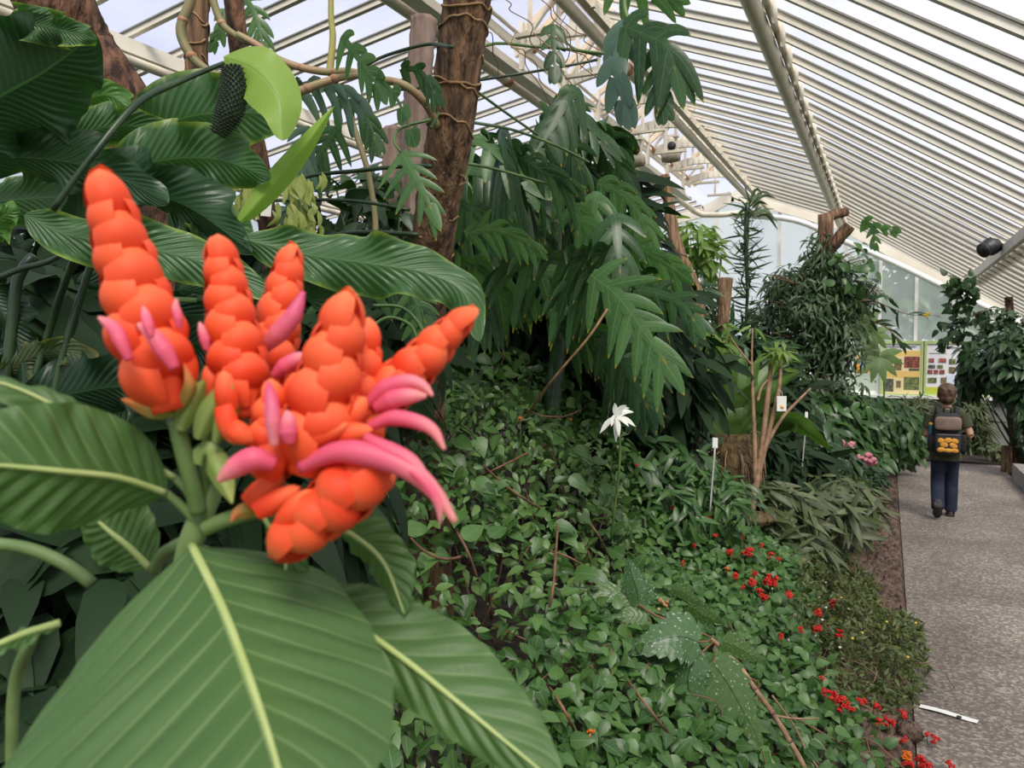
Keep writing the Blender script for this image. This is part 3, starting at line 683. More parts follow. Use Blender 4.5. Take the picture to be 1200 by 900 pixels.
def mkshoe(a, toe, heel):
    a, toe, heel = map(np.asarray, (a, toe, heel)); d = unit(toe-heel); up_ = unit(np.cross(np.cross(d, [0, 0, 1.]), d)); sd = np.cross(d, up_)
    x = MB(); x.tube([heel+up_*.04, heel+d*.05+up_*.045, heel+d*.12+up_*.035, toe+up_*.028], [.036, .042, .042, .030], 14); x.tube([heel+d*.035+up_*.05, heel+d*.03+up_*.095], [.042, .038], 12)
    o = remesh(x, 'shoe', shoe, child, .005, 3)
    y = MB(); y.tube([heel-d*.012+up_*.008, heel+d*.05+up_*.006, toe*.4+heel*.6+d*.04+up_*.006, toe+d*.022+up_*.008], [.034, .036, .044, .024], 12); v = y.v[0]-heel
    hgt = v@up_; y.v[0] = y.v[0]-np.outer(hgt*.62, up_)
    y.build('sole', soled, o)
mkshoe(an[-1], B(-.062, -.095, .03), B(-.062, -.205, .135)); mkshoe(an[1], B(.07, .27, .01), B(.066, .10, .008))

# backpack: worn by the child
bk = thing('backpack', B(0, -.16, .62), 'black and tan school backpack with orange patterned pocket worn by the walking child', 'backpack')
grey = solid('dark_grey_nylon', (.018, .018, .020), (.035, .034, .036), 20, .8, .3, 90); tan = solid('tan_nylon', (.19, .13, .10), (.27, .19, .15), 14, .8); mesh_ = solid('black_mesh', (.010, .010, .011), None, 9, .8)
orp = solid('orange_print', (.70, .30, .03), (.80, .42, .06), 22, .7); teal = solid('teal_bottle', (.03, .18, .22), None, 9, .4)
def rbox(mb, c, sz, r=.03):
    # rounded slab by superellipse
    n, m_ = 24, 12; th = np.linspace(0, 2*np.pi, n, endpoint=False); ph = np.linspace(.03, np.pi-.03, m_); pw = lambda x, e: np.sign(x)*np.abs(x)**e
    g_ = np.stack([pw(np.sin(ph), .35)[:, None]*pw(np.cos(th), .45), pw(np.sin(ph), .35)[:, None]*pw(np.sin(th), .45), pw(np.cos(ph), .5)[:, None]*np.ones(n)], -1)*np.asarray(sz)/2
    mb.grid(g_+np.asarray(c), None, True)
x = MB(); rbox(x, B(0, -.165, .825), (.235, .14, .40)); bag = x.build('main_bag', grey, bk)
x = MB(); rbox(x, B(0, -.245, .930), (.225, .07, .125)); x.build('tan_pocket', tan, bk)
x = MB(); rbox(x, B(0, -.25, .735), (.215, .075, .175)); pk = x.build('front_pocket', grey, bk)
for (u, v, a_, b_, rz) in ((-.055, .035, .03, .026, .4), (.0, .042, .034, .024, -.3), (.055, .036, .032, .026, .2), (-.03, -.0, .034, .024, .1), (.045, -.005, .036, .024, .5), (-.055, -.045, .034, .022, -.2), (.005, -.05, .05, .018, 0), (.06, -.05, .03, .020, .2)):
    x = MB(); R = np.array(Matrix.Rotation(rz, 3, 'Y')); x.ell(B(u, -.286, .735+v), (a_, .008, b_), R, 14, 8); x.build('orange_motif', orp, pk)
x = MB(); x.tube([B(-.10, -.291, .83), B(.10, -.291, .83)], .004, 6); x.build('zip', flat(s2l(120, 118, 115)), pk)
for s in (-1, 1):
    x = MB(); rbox(x, B(.132*s, -.155, .74), (.055, .11, .17)); x.build('side_pocket', mesh_, bk)
    x = MB(); x.tube([B(.075*s, -.10, 1.0), B(.080*s, -.05, 1.055), B(.085*s, .06, 1.04), B(.09*s, .12, .95), B(.105*s, .11, .80), B(.11*s, -.06, .70)], [.02, .022, .024, .024, .018, .012], 8); x.build('shoulder_strap', grey, bk)
x = MB(); x.tube([B(-.03, -.11, 1.02), B(-.025, -.125, 1.065), B(.025, -.125, 1.065), B(.03, -.11, 1.02)], .008, 6); x.build('handle', grey, bk)
x = MB(); x.tube([B(-.135, -.15, .70), B(-.135, -.15, .86), B(-.135, -.15, .88), B(-.135, -.15, .905)], [.030, .030, .018, .018], 12); o = x.build('drink_bottle', teal, None); tag(o, 'small teal bottle in the left side pocket of the backpack', 'bottle')
x = MB(); x.tube([B(-.135, -.15, .905), B(-.135, -.15, .925)], [.02, .018], 10); x.build('cap', orp, o)
# ---------------------------------------------------------------- trunks and poles on the left
def trunk(name, pts, rads, mat, label, cat, wob=.06, n=18, m=None, stubs=(), ropes=0, foot=True):
    W_ = PP(pts); r = [k*pts[i][2]/F/2 for i, k in enumerate(rads)]
    if foot:
        b = np.array(W_[-1]); W_ = list(W_)+[np.array([b[0], b[1]+.0, soilz(b[0])-.05])]; r = r+[r[-1]*1.1]
    a = MB(); m = m or 150; n = 48 if n > 12 else 24; a.tube(W_, r, n, m, caps=True)
    cc = np.repeat(crom(W_, m), n, 0); th = np.tile(np.linspace(0, 2*np.pi, n, endpoint=False), m); zz = np.repeat(np.linspace(0, 1, m), n)*9
    fld = sum(rng.uniform(.4, 1)*np.abs(np.sin(k*th/2*2+rng.uniform(0, 6)+1.3*np.sin(zz*rng.uniform(.5, 1.6)+rng.uniform(0, 6)))) for k in (3, 5, 7, 9, 11))/5-.45
    a.v[0] = cc+(a.v[0]-cc)*(1+wob*2.6*fld+rng.normal(0, wob*.35, len(th)))[:, None]
    o = a.build(name, mat, None); tag(o, label, cat)
    for s in stubs:
        a = MB(); a.tube(PP(s[0]), [k*s[0][i][2]/F/2 for i, k in enumerate(s[1])], 12, 14, wob=.05); a.build('cut_branch', mat, o)
    if ropes:
        c = crom(W_, 80); rr = np.interp(np.linspace(0, 1, 80), np.linspace(0, 1, len(r)), r)
        for k in range(ropes):
            i0 = 3+int(k*(34/ropes)); th = np.linspace(0, 2*np.pi*1.05, 20)+rng.uniform(0, 6)
            i = np.clip(i0+np.cumsum(rng.normal(.08, .25, 20)), 0, 79); 
            cc = np.stack([np.interp(i, np.arange(80), c[:, q]) for q in range(3)], 1); R_ = np.interp(i, np.arange(80), rr)*1.06
            pp = cc+R_[:, None]*(np.cos(th)[:, None]*np.array([1, 0, 0])+np.sin(th)[:, None]*np.array([0, 1, 0]))
            a = MB(); a.tube(pp, .0035, 5, m=40); a.build('aerial_root', MT['root'], o)
    return o
trunk('tree_trunk', [(556, -60, 2.15), (548, 0, 2.2), (538, 70, 2.25), (528, 150, 2.3), (516, 220, 2.38), (506, 300, 2.5), (500, 380, 2.75), (505, 480, 3.3)], [56, 56, 54, 50, 47, 43, 46, 50], MT['bark'],
      'thick rough brown trunk wound with thin roots right of the lime spathe', 'trunk', ropes=14)
trunk('tree_trunk', [(20, -90, 1.9), (62, 0, 1.95), (92, 60, 2.0), (130, 115, 2.0), (160, 190, 2.05), (170, 330, 2.1)], [90, 84, 78, 68, 62, 60], MT['barkred'], 'leaning reddish brown trunk in the top left corner behind the big leaves', 'trunk')
trunk('support_pole', [(232, -40, 2.5), (231, 40, 2.5), (230, 110, 2.5), (232, 200, 2.5), (234, 400, 2.5)], [25, 25, 27, 28, 28], MT['bark'], 'slim brown pole wrapped in roots left of the lime spathe', 'pole', ropes=10)
trunk('support_pole', [(270, -40, 2.3), (276, 20, 2.3), (282, 70, 2.32), (296, 150, 2.36), (310, 230, 2.4), (322, 400, 2.45)], [22, 22, 23, 22, 23, 23], MT['barkred'], 'slim dark brown pole passing behind the lime spathe with a white tag', 'pole')
trunk('wooden_post', [(497, 22, 3.1), (493, 70, 3.1), (487, 128, 3.1), (484, 250, 3.15), (480, 420, 3.2)], [30, 29, 28, 28, 28], MT['oldwood'], 'weathered grey wooden post with flat cut top behind the thick trunk', 'post', wob=.10, n=10)
trunk('wooden_post', [(461, 150, 3.4), (458, 240, 3.4), (452, 400, 3.4)], [22, 24, 26], MT['oldwood'], 'pale broken post behind the light lobed leaf beside the thick trunk', 'post', wob=.10, n=10)

# ---------------------------------------------------------------- climbing vines
def vine(name, pts, r, mat, label, cat='vine', group=None, n=8, nodes=0, leaves=()):
    a = MB(); a.tube(PP(pts), [x*pts[0][2]/F/2 for x in (r if isinstance(r, (list, tuple)) else [r])]*(2 if not isinstance(r, (list, tuple)) else 1), n)
    o = a.build(name, mat, None); tag(o, label, cat, group)
    if nodes:
        c = crom(PP(pts), nodes+2)
        for q in c[1:-1]:
            a = MB(); a.ell(q, (r if not isinstance(r, (list, tuple)) else r[0])*pts[0][2]/F*np.array([.62, .62, .5]), n=10, m=7); a.build('node', MT['nodec'], o)
    return o
MT['nodec'] = solid('node_ring', (.36, .15, .08), (.42, .26, .15), 40, .7)
vine('climbing_vine', [(278, 40, 2.2), (300, 52, 2.2), (318, 65, 2.2), (345, 77, 2.2), (380, 84, 2.2), (410, 84, 2.18), (440, 92, 2.15), (470, 98, 2.12), (490, 112, 2.15), (503, 128, 2.2), (512, 148, 2.24)], [8, 8, 9, 9, 9, 9, 9, 10, 10], MT['palevine'], 'long pale jointed vine reaching from the dark pole to the thick trunk', nodes=6)
vine('climbing_vine', [(328, 108, 2.15), (350, 107, 2.15), (372, 99, 2.15), (398, 91, 2.16), (425, 88, 2.16)], [11, 11, 10, 9, 8], MT['palevine'], 'short pinkish vine below the long pale vine', nodes=2)
vine('climbing_vine', [(228, -20, 2.3), (222, 5, 2.3), (212, 32, 2.3), (216, 52, 2.3), (228, 70, 2.3), (246, 84, 2.3), (262, 90, 2.3)], [11, 12, 12, 11, 11, 10, 9], MT['vine'], 'looping green vine around the root wrapped pole', nodes=2)
vine('climbing_vine', [(246, -20, 2.25), (252, 8, 2.25), (262, 30, 2.25), (280, 44, 2.24), (292, 50, 2.22)], [9, 9, 9, 8, 8], MT['vine'], 'olive vine joining the dark pole at the top edge', nodes=1)
vine('straw_shoot', [(388, -20, 2.2), (388, 20, 2.2), (390, 45, 2.2), (386, 88, 2.2)], [6, 7, 8, 9], solid('straw_stem', (.45, .36, .12), (.34, .36, .10), 20, .6), 'straw coloured upright stem at the top of the picture', 'stem')
for k, (pts, r, m_, lb) in enumerate((
    ([(505, 150, 2.2), (560, 58+0, 2.4), (630, 55, 2.5), (700, 62, 2.4), (760, 70, 2.3)], 4, 'greenstem', 'upper green leaf stalk crossing in front of the ridge vent'),
    ([(470, 105, 2.4), (520, 100, 2.5), (600, 88, 2.6), (660, 78, 2.6), (700, 70, 2.6)], 3.5, 'darkstem', 'dark leaf stalk crossing in front of the ridge vent just under the upper one'),
    ([(330, 215, 2.6), (370, 205, 2.5), (420, 200, 2.4), (470, 195, 2.3), (505, 195, 2.2)], 4.5, 'darkstem', 'green leaf stalk running left from the thick trunk below the light lobed leaf'),
    ([(300, 236, 2.4), (360, 234, 2.4), (420, 236, 2.35), (480, 246, 2.3)], 4, 'darkstem', 'thin dark stalk low between the lime spathes and the thick trunk'),
    ([(410, 135, 2.8), (420, 165, 2.8), (432, 205, 2.8), (440, 260, 2.8), (438, 300, 2.8)], 7, 'vine', 'kinked olive stem hanging down beside the pale broken post'),
    ([(545, 142, 2.6), (600, 152, 2.9), (650, 170, 3.1), (690, 190, 3.3)], 4, 'greenstem', 'pale green stalk slanting from the thick trunk into the lobed leaves'),
    ([(560, 108, 2.6), (590, 130, 2.8), (630, 158, 3.0)], 3.5, 'greenstem', 'short green stalk slanting down under the ridge vent'),
    ([(535, 190, 2.5), (580, 198, 2.8), (640, 215, 3.1)], 4, 'greenstem', 'lower green stalk slanting from the thick trunk into the lobed leaves'),
    ([(420, 82, 2.3), (450, 66, 2.3), (500, 52, 2.25), (530, 55, 2.1)], 4, 'darkstem', 'curved green stalk joining the thick trunk high up'),
    ([(340, 292, 2.5), (390, 276, 2.5), (430, 272, 2.4), (490, 275, 2.3)], 5, 'darkstem', 'green stalk just above the long ribbed leaf'))):
    vine('leaf_stalk', pts, r, MT[m_], lb, 'stalk')
for k in range(9):
    x0 = 555+rng.uniform(0, 25)+k*12; y0 = rng.uniform(-10, 50); pts = [(x0, y0, 2.2)]
    for q in range(5): pts.append((pts[-1][0]+rng.uniform(-8, 26), pts[-1][1]+rng.uniform(4, 24), 2.2+.05*q))
    vine('hanging_root', pts, 1.3, MT['root'], 'thin hanging root tangled near the top of the thick trunk', 'root', 'hanging roots near the thick trunk', n=5)

vine('bare_twig', [(712, 362, 2.8), (690, 395, 2.8), (662, 428, 2.85), (640, 455, 2.95), (615, 490, 3.3)], 3, MT['root'], 'thin bare twig slanting down from the drooping lobed leaves', 'twig')
# ---------------------------------------------------------------- the big ribbed leaves
gb = np.array([P(60, 600, 1.7)[0], P(60, 600, 1.7)[1], .3])
big = thing('broad_leaved_plant', gb, 'huge ribbed leaved plant with lime spathes filling the upper left', 'plant')
def bigleaf(pts, wpx, roll=0, fold=8, mat='big', prof='big', rip=.026, cor=.0022, corn=22, rf=2.5, cup=.1, nu=240, nv=48, parent=None, twist=0, name='leaf', stalk=None):
    d = np.mean([p[2] for p in pts]); a = MB()
    a.blade(PP(pts), wpx*d/F, prof, roll, fold, cup, rip, rf, cor, 24 if mat in ('bigdark', 'darkbig') else 18 if mat == 'dull' else 14 if mat == 'lime2' else corn, nu, nv, ph=rng.uniform(0, 6), twist=twist)
    return a.build(name, L[mat], parent)
def stalkp(pts, px, mat='darkstem', parent=None, name='leaf_stalk'):
    a = MB(); a.tube(PP(pts), [q*pts[0][2]/F/2 for q in px], 8); return a.build(name, MT[mat], parent)
LV = [
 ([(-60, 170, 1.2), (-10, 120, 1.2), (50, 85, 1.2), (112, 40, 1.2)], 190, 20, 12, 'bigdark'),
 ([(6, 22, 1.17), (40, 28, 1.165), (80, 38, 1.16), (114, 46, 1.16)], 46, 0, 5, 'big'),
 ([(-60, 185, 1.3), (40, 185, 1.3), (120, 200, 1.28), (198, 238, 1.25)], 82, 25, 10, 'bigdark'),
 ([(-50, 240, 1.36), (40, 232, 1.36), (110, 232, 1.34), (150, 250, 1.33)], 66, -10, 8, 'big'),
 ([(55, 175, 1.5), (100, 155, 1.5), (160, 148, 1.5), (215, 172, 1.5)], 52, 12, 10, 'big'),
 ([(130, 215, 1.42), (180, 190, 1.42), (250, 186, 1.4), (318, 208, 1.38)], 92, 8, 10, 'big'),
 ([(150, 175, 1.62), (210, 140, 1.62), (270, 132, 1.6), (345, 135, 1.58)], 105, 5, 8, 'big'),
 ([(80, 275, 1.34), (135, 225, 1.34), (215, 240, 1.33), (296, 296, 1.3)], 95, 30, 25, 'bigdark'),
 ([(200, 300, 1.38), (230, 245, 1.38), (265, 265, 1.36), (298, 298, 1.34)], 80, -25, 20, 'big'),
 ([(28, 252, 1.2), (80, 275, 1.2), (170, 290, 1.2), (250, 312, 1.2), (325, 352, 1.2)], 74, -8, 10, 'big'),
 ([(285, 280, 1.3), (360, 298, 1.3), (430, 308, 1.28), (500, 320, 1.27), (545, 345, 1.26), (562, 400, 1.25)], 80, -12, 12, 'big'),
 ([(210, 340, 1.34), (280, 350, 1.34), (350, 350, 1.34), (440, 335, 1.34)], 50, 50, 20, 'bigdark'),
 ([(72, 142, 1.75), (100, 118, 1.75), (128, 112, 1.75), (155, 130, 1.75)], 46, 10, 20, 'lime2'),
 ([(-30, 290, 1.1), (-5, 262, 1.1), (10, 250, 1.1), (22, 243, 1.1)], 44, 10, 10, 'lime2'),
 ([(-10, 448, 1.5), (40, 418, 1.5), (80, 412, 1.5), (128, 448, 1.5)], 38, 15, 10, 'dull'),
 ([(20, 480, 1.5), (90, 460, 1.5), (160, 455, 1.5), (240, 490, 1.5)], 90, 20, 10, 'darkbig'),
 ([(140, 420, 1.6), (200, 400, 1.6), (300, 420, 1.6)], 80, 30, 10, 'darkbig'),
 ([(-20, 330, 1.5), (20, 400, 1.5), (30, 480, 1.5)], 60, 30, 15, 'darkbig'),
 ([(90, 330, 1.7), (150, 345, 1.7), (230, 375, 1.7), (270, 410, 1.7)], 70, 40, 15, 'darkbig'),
]
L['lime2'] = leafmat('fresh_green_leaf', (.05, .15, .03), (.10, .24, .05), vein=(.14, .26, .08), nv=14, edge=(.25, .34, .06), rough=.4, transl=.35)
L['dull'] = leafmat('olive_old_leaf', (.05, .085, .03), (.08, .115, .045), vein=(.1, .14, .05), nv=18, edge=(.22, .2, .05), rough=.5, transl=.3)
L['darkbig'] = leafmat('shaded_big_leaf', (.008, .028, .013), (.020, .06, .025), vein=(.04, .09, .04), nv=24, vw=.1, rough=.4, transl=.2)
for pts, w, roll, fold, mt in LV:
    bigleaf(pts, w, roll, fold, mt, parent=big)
# long stalks
for pts, px in (([(62, 246, 1.15), (110, 180, 1.15), (160, 122, 1.2), (205, 98, 1.28), (262, 74, 1.35)], [8, 8, 9, 8, 6]),
                ([(40, 700, 1.5), (60, 480, 1.5), (100, 330, 1.5), (140, 225, 1.45)], [10, 10, 9, 7]),
                ([(20, 700, 1.5), (30, 500, 1.5), (60, 380, 1.5), (95, 280, 1.4)], [10, 10, 9, 7]),
                ([(100, 700, 1.6), (110, 520, 1.6), (150, 360, 1.6), (215, 290, 1.5)], [10, 10, 9, 7]),
                ([(0, 325, 1.4), (25, 315, 1.4), (60, 305, 1.4), (90, 285, 1.35)], [7, 7, 6, 5]),
                ([(-20, 600, 1.5), (10, 420, 1.5), (20, 330, 1.5), (40, 300, 1.5)], [12, 14, 14, 12]),
                ([(130, 700, 1.7), (140, 460, 1.7), (160, 370, 1.7), (230, 345, 1.7)], [9, 8, 8, 7])):
    stalkp(pts, px, parent=big)
stalkp([(138, 380, 1.45), (160, 362, 1.45), (190, 352, 1.45), (230, 352, 1.45)], [8, 9, 8, 6], 'greenstem', big)
# open spathe with its spadix
sp = MB(); sp.blade(PP([(262, 66, 1.38), (300, 82, 1.34), (328, 118, 1.32), (331, 165, 1.31)]), 74*1.34/F, 'big', -12, 18, .15, .004, 2, nu=40, nv=12)
spo = sp.build('spathe', L['spathe'], big)
# spadix: knobbly dark club
sx = MB(); pts = PP([(272, 80, 1.36), (275, 105, 1.36), (268, 132, 1.36), (256, 156, 1.36)]); sx.tube(pts, [10*1.36/F, 14*1.36/F, 13*1.36/F, 7*1.36/F], 14, 40)
c = crom(pts, 26); T = unit(np.gradient(c, axis=0)); rr = np.interp(np.linspace(0, 1, 26), [0, .3, .7, 1], np.array([10, 14, 13, 7])*1.36/F)
for i in range(26):
    a = unit(np.cross(T[i], FW)); b2 = np.cross(T[i], a)
    for k in range(14):
        th = 2*math.pi*(k+.5*(i % 2))/14; n_ = a*math.cos(th)+b2*math.sin(th)
        sx.ell(c[i]+n_*rr[i], (.0028, .0028, .0028), n=6, m=4); sx.tube([c[i]+n_*rr[i], c[i]+n_*(rr[i]+.0062)], [.0016, .0006], 4, 2)
sx.build('spadix', solid('dark_spadix', (.008, .02, .009), (.022, .045, .018), 60, .6), big)
# rolled lime spathe pointing up to the right
sp = MB(); sp.blade(PP([(274, 268, 1.40), (312, 226, 1.40), (352, 178, 1.40), (392, 124, 1.40)]), 40*1.4/F, 'roll', 0, 38, .3, .001, 2, nu=30, nv=10) if False else sp.blade(PP([(274, 268, 1.40), (312, 226, 1.40), (352, 178, 1.40), (392, 124, 1.40)]), 36*1.4/F, 'lance', 0, 40, .3, .001, 2, nu=30, nv=10)
sp.build('spathe', L['spathe'], big)

# hanging catkin like clusters behind
def cluster(c0, w, h, n, label):
    a = MB(); d = c0[2]; pos = []
    r = thing('hanging_blossom', P(*c0), label, 'blossom')
    st = MB(); st.tube(PP([(c0[0], c0[1]-h*.55, d), (c0[0]+2, c0[1], d), (c0[0]+4, c0[1]+h*.4, d)]), .003, 6); st.build('stalk', MT['greenstem'], r)
    for k in range(n):
        x = c0[0]+rng.normal(0, w*.3); y = c0[1]+rng.uniform(-h/2, h/2); dd = d+rng.normal(0, .04); ln = rng.uniform(16, 26)
        a.blade(PP([(x, y, dd), (x+rng.normal(1, 3), y+ln*.5, dd), (x+rng.normal(2, 4), y+ln, dd)]), 7*d/F, 'lance', rng.uniform(-40, 40), 20, 0, 0, nu=5, nv=2)
    a.build('bud_cluster', L['lime3'], r)
L['lime3'] = leafmat('yellow_green_bud', (.24, .30, .07), (.40, .43, .14), rough=.55, transl=.3)
cluster((348, 235, 2.1), 36, 70, 90, 'hanging cluster of yellow green buds right of the rolled lime spathe')
cluster((288, 222, 2.3), 30, 40, 40, 'smaller hanging cluster of yellow green buds left of the white tag')
# ---------------------------------------------------------------- lobed philodendron leaves
def pinnate(a, pts, lobe, n=6, droop=.35, roll=0, facing=None, ang=55, wf=.92, base=.14, nu=7, grav=(0, 0, -1), nv=2):
    """pts: midrib world points; lobe: length of the longest lobe in metres"""
    m = 40; c = crom(pts, m); T = unit(np.gradient(c, axis=0)); Lm = np.sum(np.linalg.norm(np.diff(c, axis=0), axis=1))
    Fv = unit(CAM-c) if facing is None else np.tile(np.asarray(facing, float), (m, 1))
    N = unit(Fv-T*np.sum(Fv*T, 1)[:, None]); S = np.cross(T, N); ra = math.radians(roll); N, S = N*math.cos(ra)+S*math.sin(ra), S*math.cos(ra)-N*math.sin(ra)
    a.blade(pts, lobe*2*base, 'lobe', roll, 8, facing=facing, nu=10, nv=2)
    g = np.asarray(grav, float)
    for s in (-1, 1):
        for k in range(n):
            u = .06+.86*k/(n-1); i = min(m-1, int(u*(m-1))); k_ = .55+.45*math.sin(math.pi*(.25+.75*(1-u))) if u > .25 else .75+.25*u/.25
            ln = lobe*k_*rng.uniform(.88, 1.1)*(1-.35*u); an_ = math.radians((ang+18-48*u)+rng.normal(0, 9)); droop_ = droop*rng.uniform(.6, 1.5)
            dr = S[i]*s*math.sin(an_)+T[i]*math.cos(an_)
            p0 = c[i]; tt = np.linspace(0, 1, 4)
            lp = [p0+dr*ln*t+g*droop_*ln*t*t-N[i]*.06*ln*t*t for t in tt]
            a.blade(lp, Lm/n*wf*rng.uniform(.85, 1.1), 'lobe', 0, 14, facing=N[i], nu=nu, nv=nv)
    i = m-1; a.blade([c[-4], c[-1]+T[-1]*lobe*.25+g*droop*lobe*.1, c[-1]+T[-1]*lobe*.5+g*droop*lobe*.3], Lm/n*1.0, 'lobe', 0, 10, facing=N[i], nu=nu, nv=nv)
def phl(parent, pts, lobepx, mat='phil', n=6, droop=.35, roll=0, wf=.8, ang=55, facing=None, stalk=True):
    d = np.mean([p[2] for p in pts]); a = MB(); W_ = PP(pts); pinnate(a, W_, lobepx*d/F, n, droop, roll, wf=wf, ang=ang, facing=facing)
    o = a.build('leaf', L[mat], parent)
    return o
ph = thing('climbing_philodendron', [P(660, 400, 4.0)[0], P(660, 400, 4.0)[1], .4], 'tall climbing plant with dark deeply lobed drooping leaves in the centre', 'plant')
st = MB(); st.tube(PP([(640, 520, 4.2), (655, 400, 4.2), (650, 300, 4.15), (655, 220, 4.1), (650, 150, 4.0)]), [.05, .045, .04, .035, .02], 10); st.build('stem', MT['darkstem'], ph)
HL = [
 ([(692, 322, 3.1), (722, 345, 3.05), (752, 385, 3.0), (782, 428, 2.95)], 70, 'phillit', 7, .3, 0),
 ([(715, 296, 3.2), (680, 298, 3.15), (635, 302, 3.1), (590, 318, 3.05)], 62, 'phil', 6, .9, -35),
 ([(760, 330, 3.3), (735, 318, 3.3), (700, 322, 3.25), (655, 345, 3.2)], 56, 'phil', 6, .9, -30),
 ([(660, 225, 3.4), (675, 250, 3.35), (690, 275, 3.3), (700, 300, 3.3)], 46, 'phillit', 5, .5, 20),
 ([(700, 285, 3.3), (735, 285, 3.3), (765, 300, 3.25), (795, 318, 3.2)], 44, 'phillit', 6, .4, 10),
 ([(745, 340, 3.1), (775, 345, 3.1), (800, 358, 3.05), (815, 378, 3.0)], 44, 'phil', 5, .3, 0),
 ([(545, 275, 2.9), (570, 268, 2.9), (600, 275, 2.9), (625, 290, 2.9)], 40, 'phillit', 6, .4, 10),
 ([(625, 160, 3.6), (645, 155, 3.6), (668, 170, 3.6), (680, 200, 3.55)], 42, 'phil', 6, .6, 10),
 ([(690, 150, 3.8), (710, 165, 3.8), (722, 190, 3.8), (735, 220, 3.8)], 42, 'phil', 6, .5, 10),
 ([(640, 135, 3.9), (655, 122, 3.9), (672, 128, 3.9), (690, 150, 3.9)], 34, 'phil', 5, .5, 0),
 ([(700, 215, 3.6), (725, 225, 3.6), (745, 245, 3.6), (758, 275, 3.6)], 40, 'phillit', 6, .6, 0),
 ([(700, 400, 3.3), (725, 420, 3.3), (745, 450, 3.25), (760, 480, 3.2)], 46, 'phil', 6, .5, 10),
]
for h in HL: phl(ph, h[0], h[1], h[2], h[3], h[4], h[5])
def inpoly(x, y, poly):
    c = False; n = len(poly)
    for i in range(n):
        x1, y1 = poly[i]; x2, y2 = poly[i-1]
        if (y1 > y) != (y2 > y) and x < (x2-x1)*(y-y1)/(y2-y1)+x1: c = not c
    return c
poly = [(535, 215), (590, 165), (640, 130), (690, 140), (735, 215), (755, 265), (770, 320), (775, 380), (755, 440), (710, 470), (640, 385), (565, 360), (535, 320)]
k = 0
while k < 58:
    x, y = rng.uniform(535, 815), rng.uniform(130, 480)
    if not inpoly(x, y, poly): continue
    d = rng.uniform(3.2, 4.6); an_ = rng.normal(.9, .8); ln = rng.uniform(60, 105)*3.6/d
    dx, dy = math.cos(an_)*ln, abs(math.sin(an_))*ln*.8
    if x > 700: dx *= .3
    pts = [(x-dx*.4, y-dy*.4, d), (x-dx*.1, y-dy*.2-4, d-.04), (x+dx*.25, y+dy*.2, d-.08), (x+dx*.6, y+dy*.6, d-.1)]
    phl(ph, pts, rng.uniform(34, 56)*3.6/d, 'phil' if rng.random() < .75 else 'phillit', int(rng.integers(4, 7)), rng.uniform(.4, 1.2), rng.uniform(-55, 55)); k += 1
# separate climbers nearer the camera
p2 = thing('climbing_philodendron', P(745, 10, 1.8), 'large lobed leaves hanging from the top edge in front of the ridge vent', 'plant')
for h in (([(735, 22, 1.8), (728, 45, 1.78), (720, 80, 1.75), (733, 130, 1.74)], 34, 'blue', 5, .7, 25),  # silvery light on these lobes is put into the greyish leaf colour
          ([(730, 30, 1.75), (760, 42, 1.72), (782, 55, 1.7), (792, 85, 1.7)], 62, 'phil', 5, .75, -10),
          ([(765, 60, 1.75), (770, 80, 1.74), (772, 100, 1.73), (776, 128, 1.72)], 34, 'phil', 4, .4, 10),
          ([(720, -30, 1.9), (740, -12, 1.9), (760, -5, 1.9), (790, -2, 1.9)], 40, 'phillit', 5, .4, 0)):
    phl(p2, h[0], h[1], h[2], h[3], h[4], h[5], wf=.95)
st = MB(); st.tube(PP([(760, 70, 1.76), (745, 35, 1.78), (732, 8, 1.8), (735, -60, 1.85)]), [.003, .005, .006, .006], 8); st.build('leaf_stalk', MT['greenstem'], p2)
p3 = thing('climbing_philodendron', P(655, 20, 2.5), 'single dark lobed leaf on a stalk hanging before the ridge vent', 'plant')
phl(p3, [(648, 28, 2.5), (648, 45, 2.48), (650, 65, 2.46), (650, 85, 2.45)], 24, 'phil', 4, .5, 0)
st = MB(); st.tube(PP([(648, 28, 2.5), (670, 55, 2.5), (705, 66, 2.5)]), .004, 6); st.build('leaf_stalk', MT['greenstem'], p3)
p4 = thing('climbing_philodendron', P(480, 190, 2.0), 'light green lobed leaf hanging beside the thick trunk', 'plant')
phl(p4, [(470, 178, 2.0), (482, 200, 1.98), (494, 222, 1.97), (506, 246, 1.96)], 50, 'phillit', 5, .25, 0, .62)
st = MB(); st.tube(PP([(470, 178, 2.0), (462, 165, 2.02), (470, 150, 2.05), (505, 140, 2.06)]), .004, 6); st.build('leaf_stalk', MT['greenstem'], p4)
p5 = thing('climbing_philodendron', P(430, 80, 2.05), 'bright drooping lobed leaves on the pale vine', 'plant')
phl(p5, [(400, 42, 2.1), (415, 62, 2.08), (432, 85, 2.05), (445, 105, 2.04)], 34, 'phillit', 5, .5, 25)
phl(p5, [(440, 90, 2.04), (458, 105, 2.02), (472, 130, 2.0), (484, 162, 2.0)], 18, 'phillit', 4, .6, 30)
phl(p5, [(470, 80, 2.15), (488, 82, 2.15), (500, 92, 2.15), (510, 110, 2.15)], 26, 'phil', 4, .6, 10)
p6 = thing('climbing_philodendron', P(400, 130, 2.6), 'grey green lobed leaves behind the rolled lime spathe', 'plant')
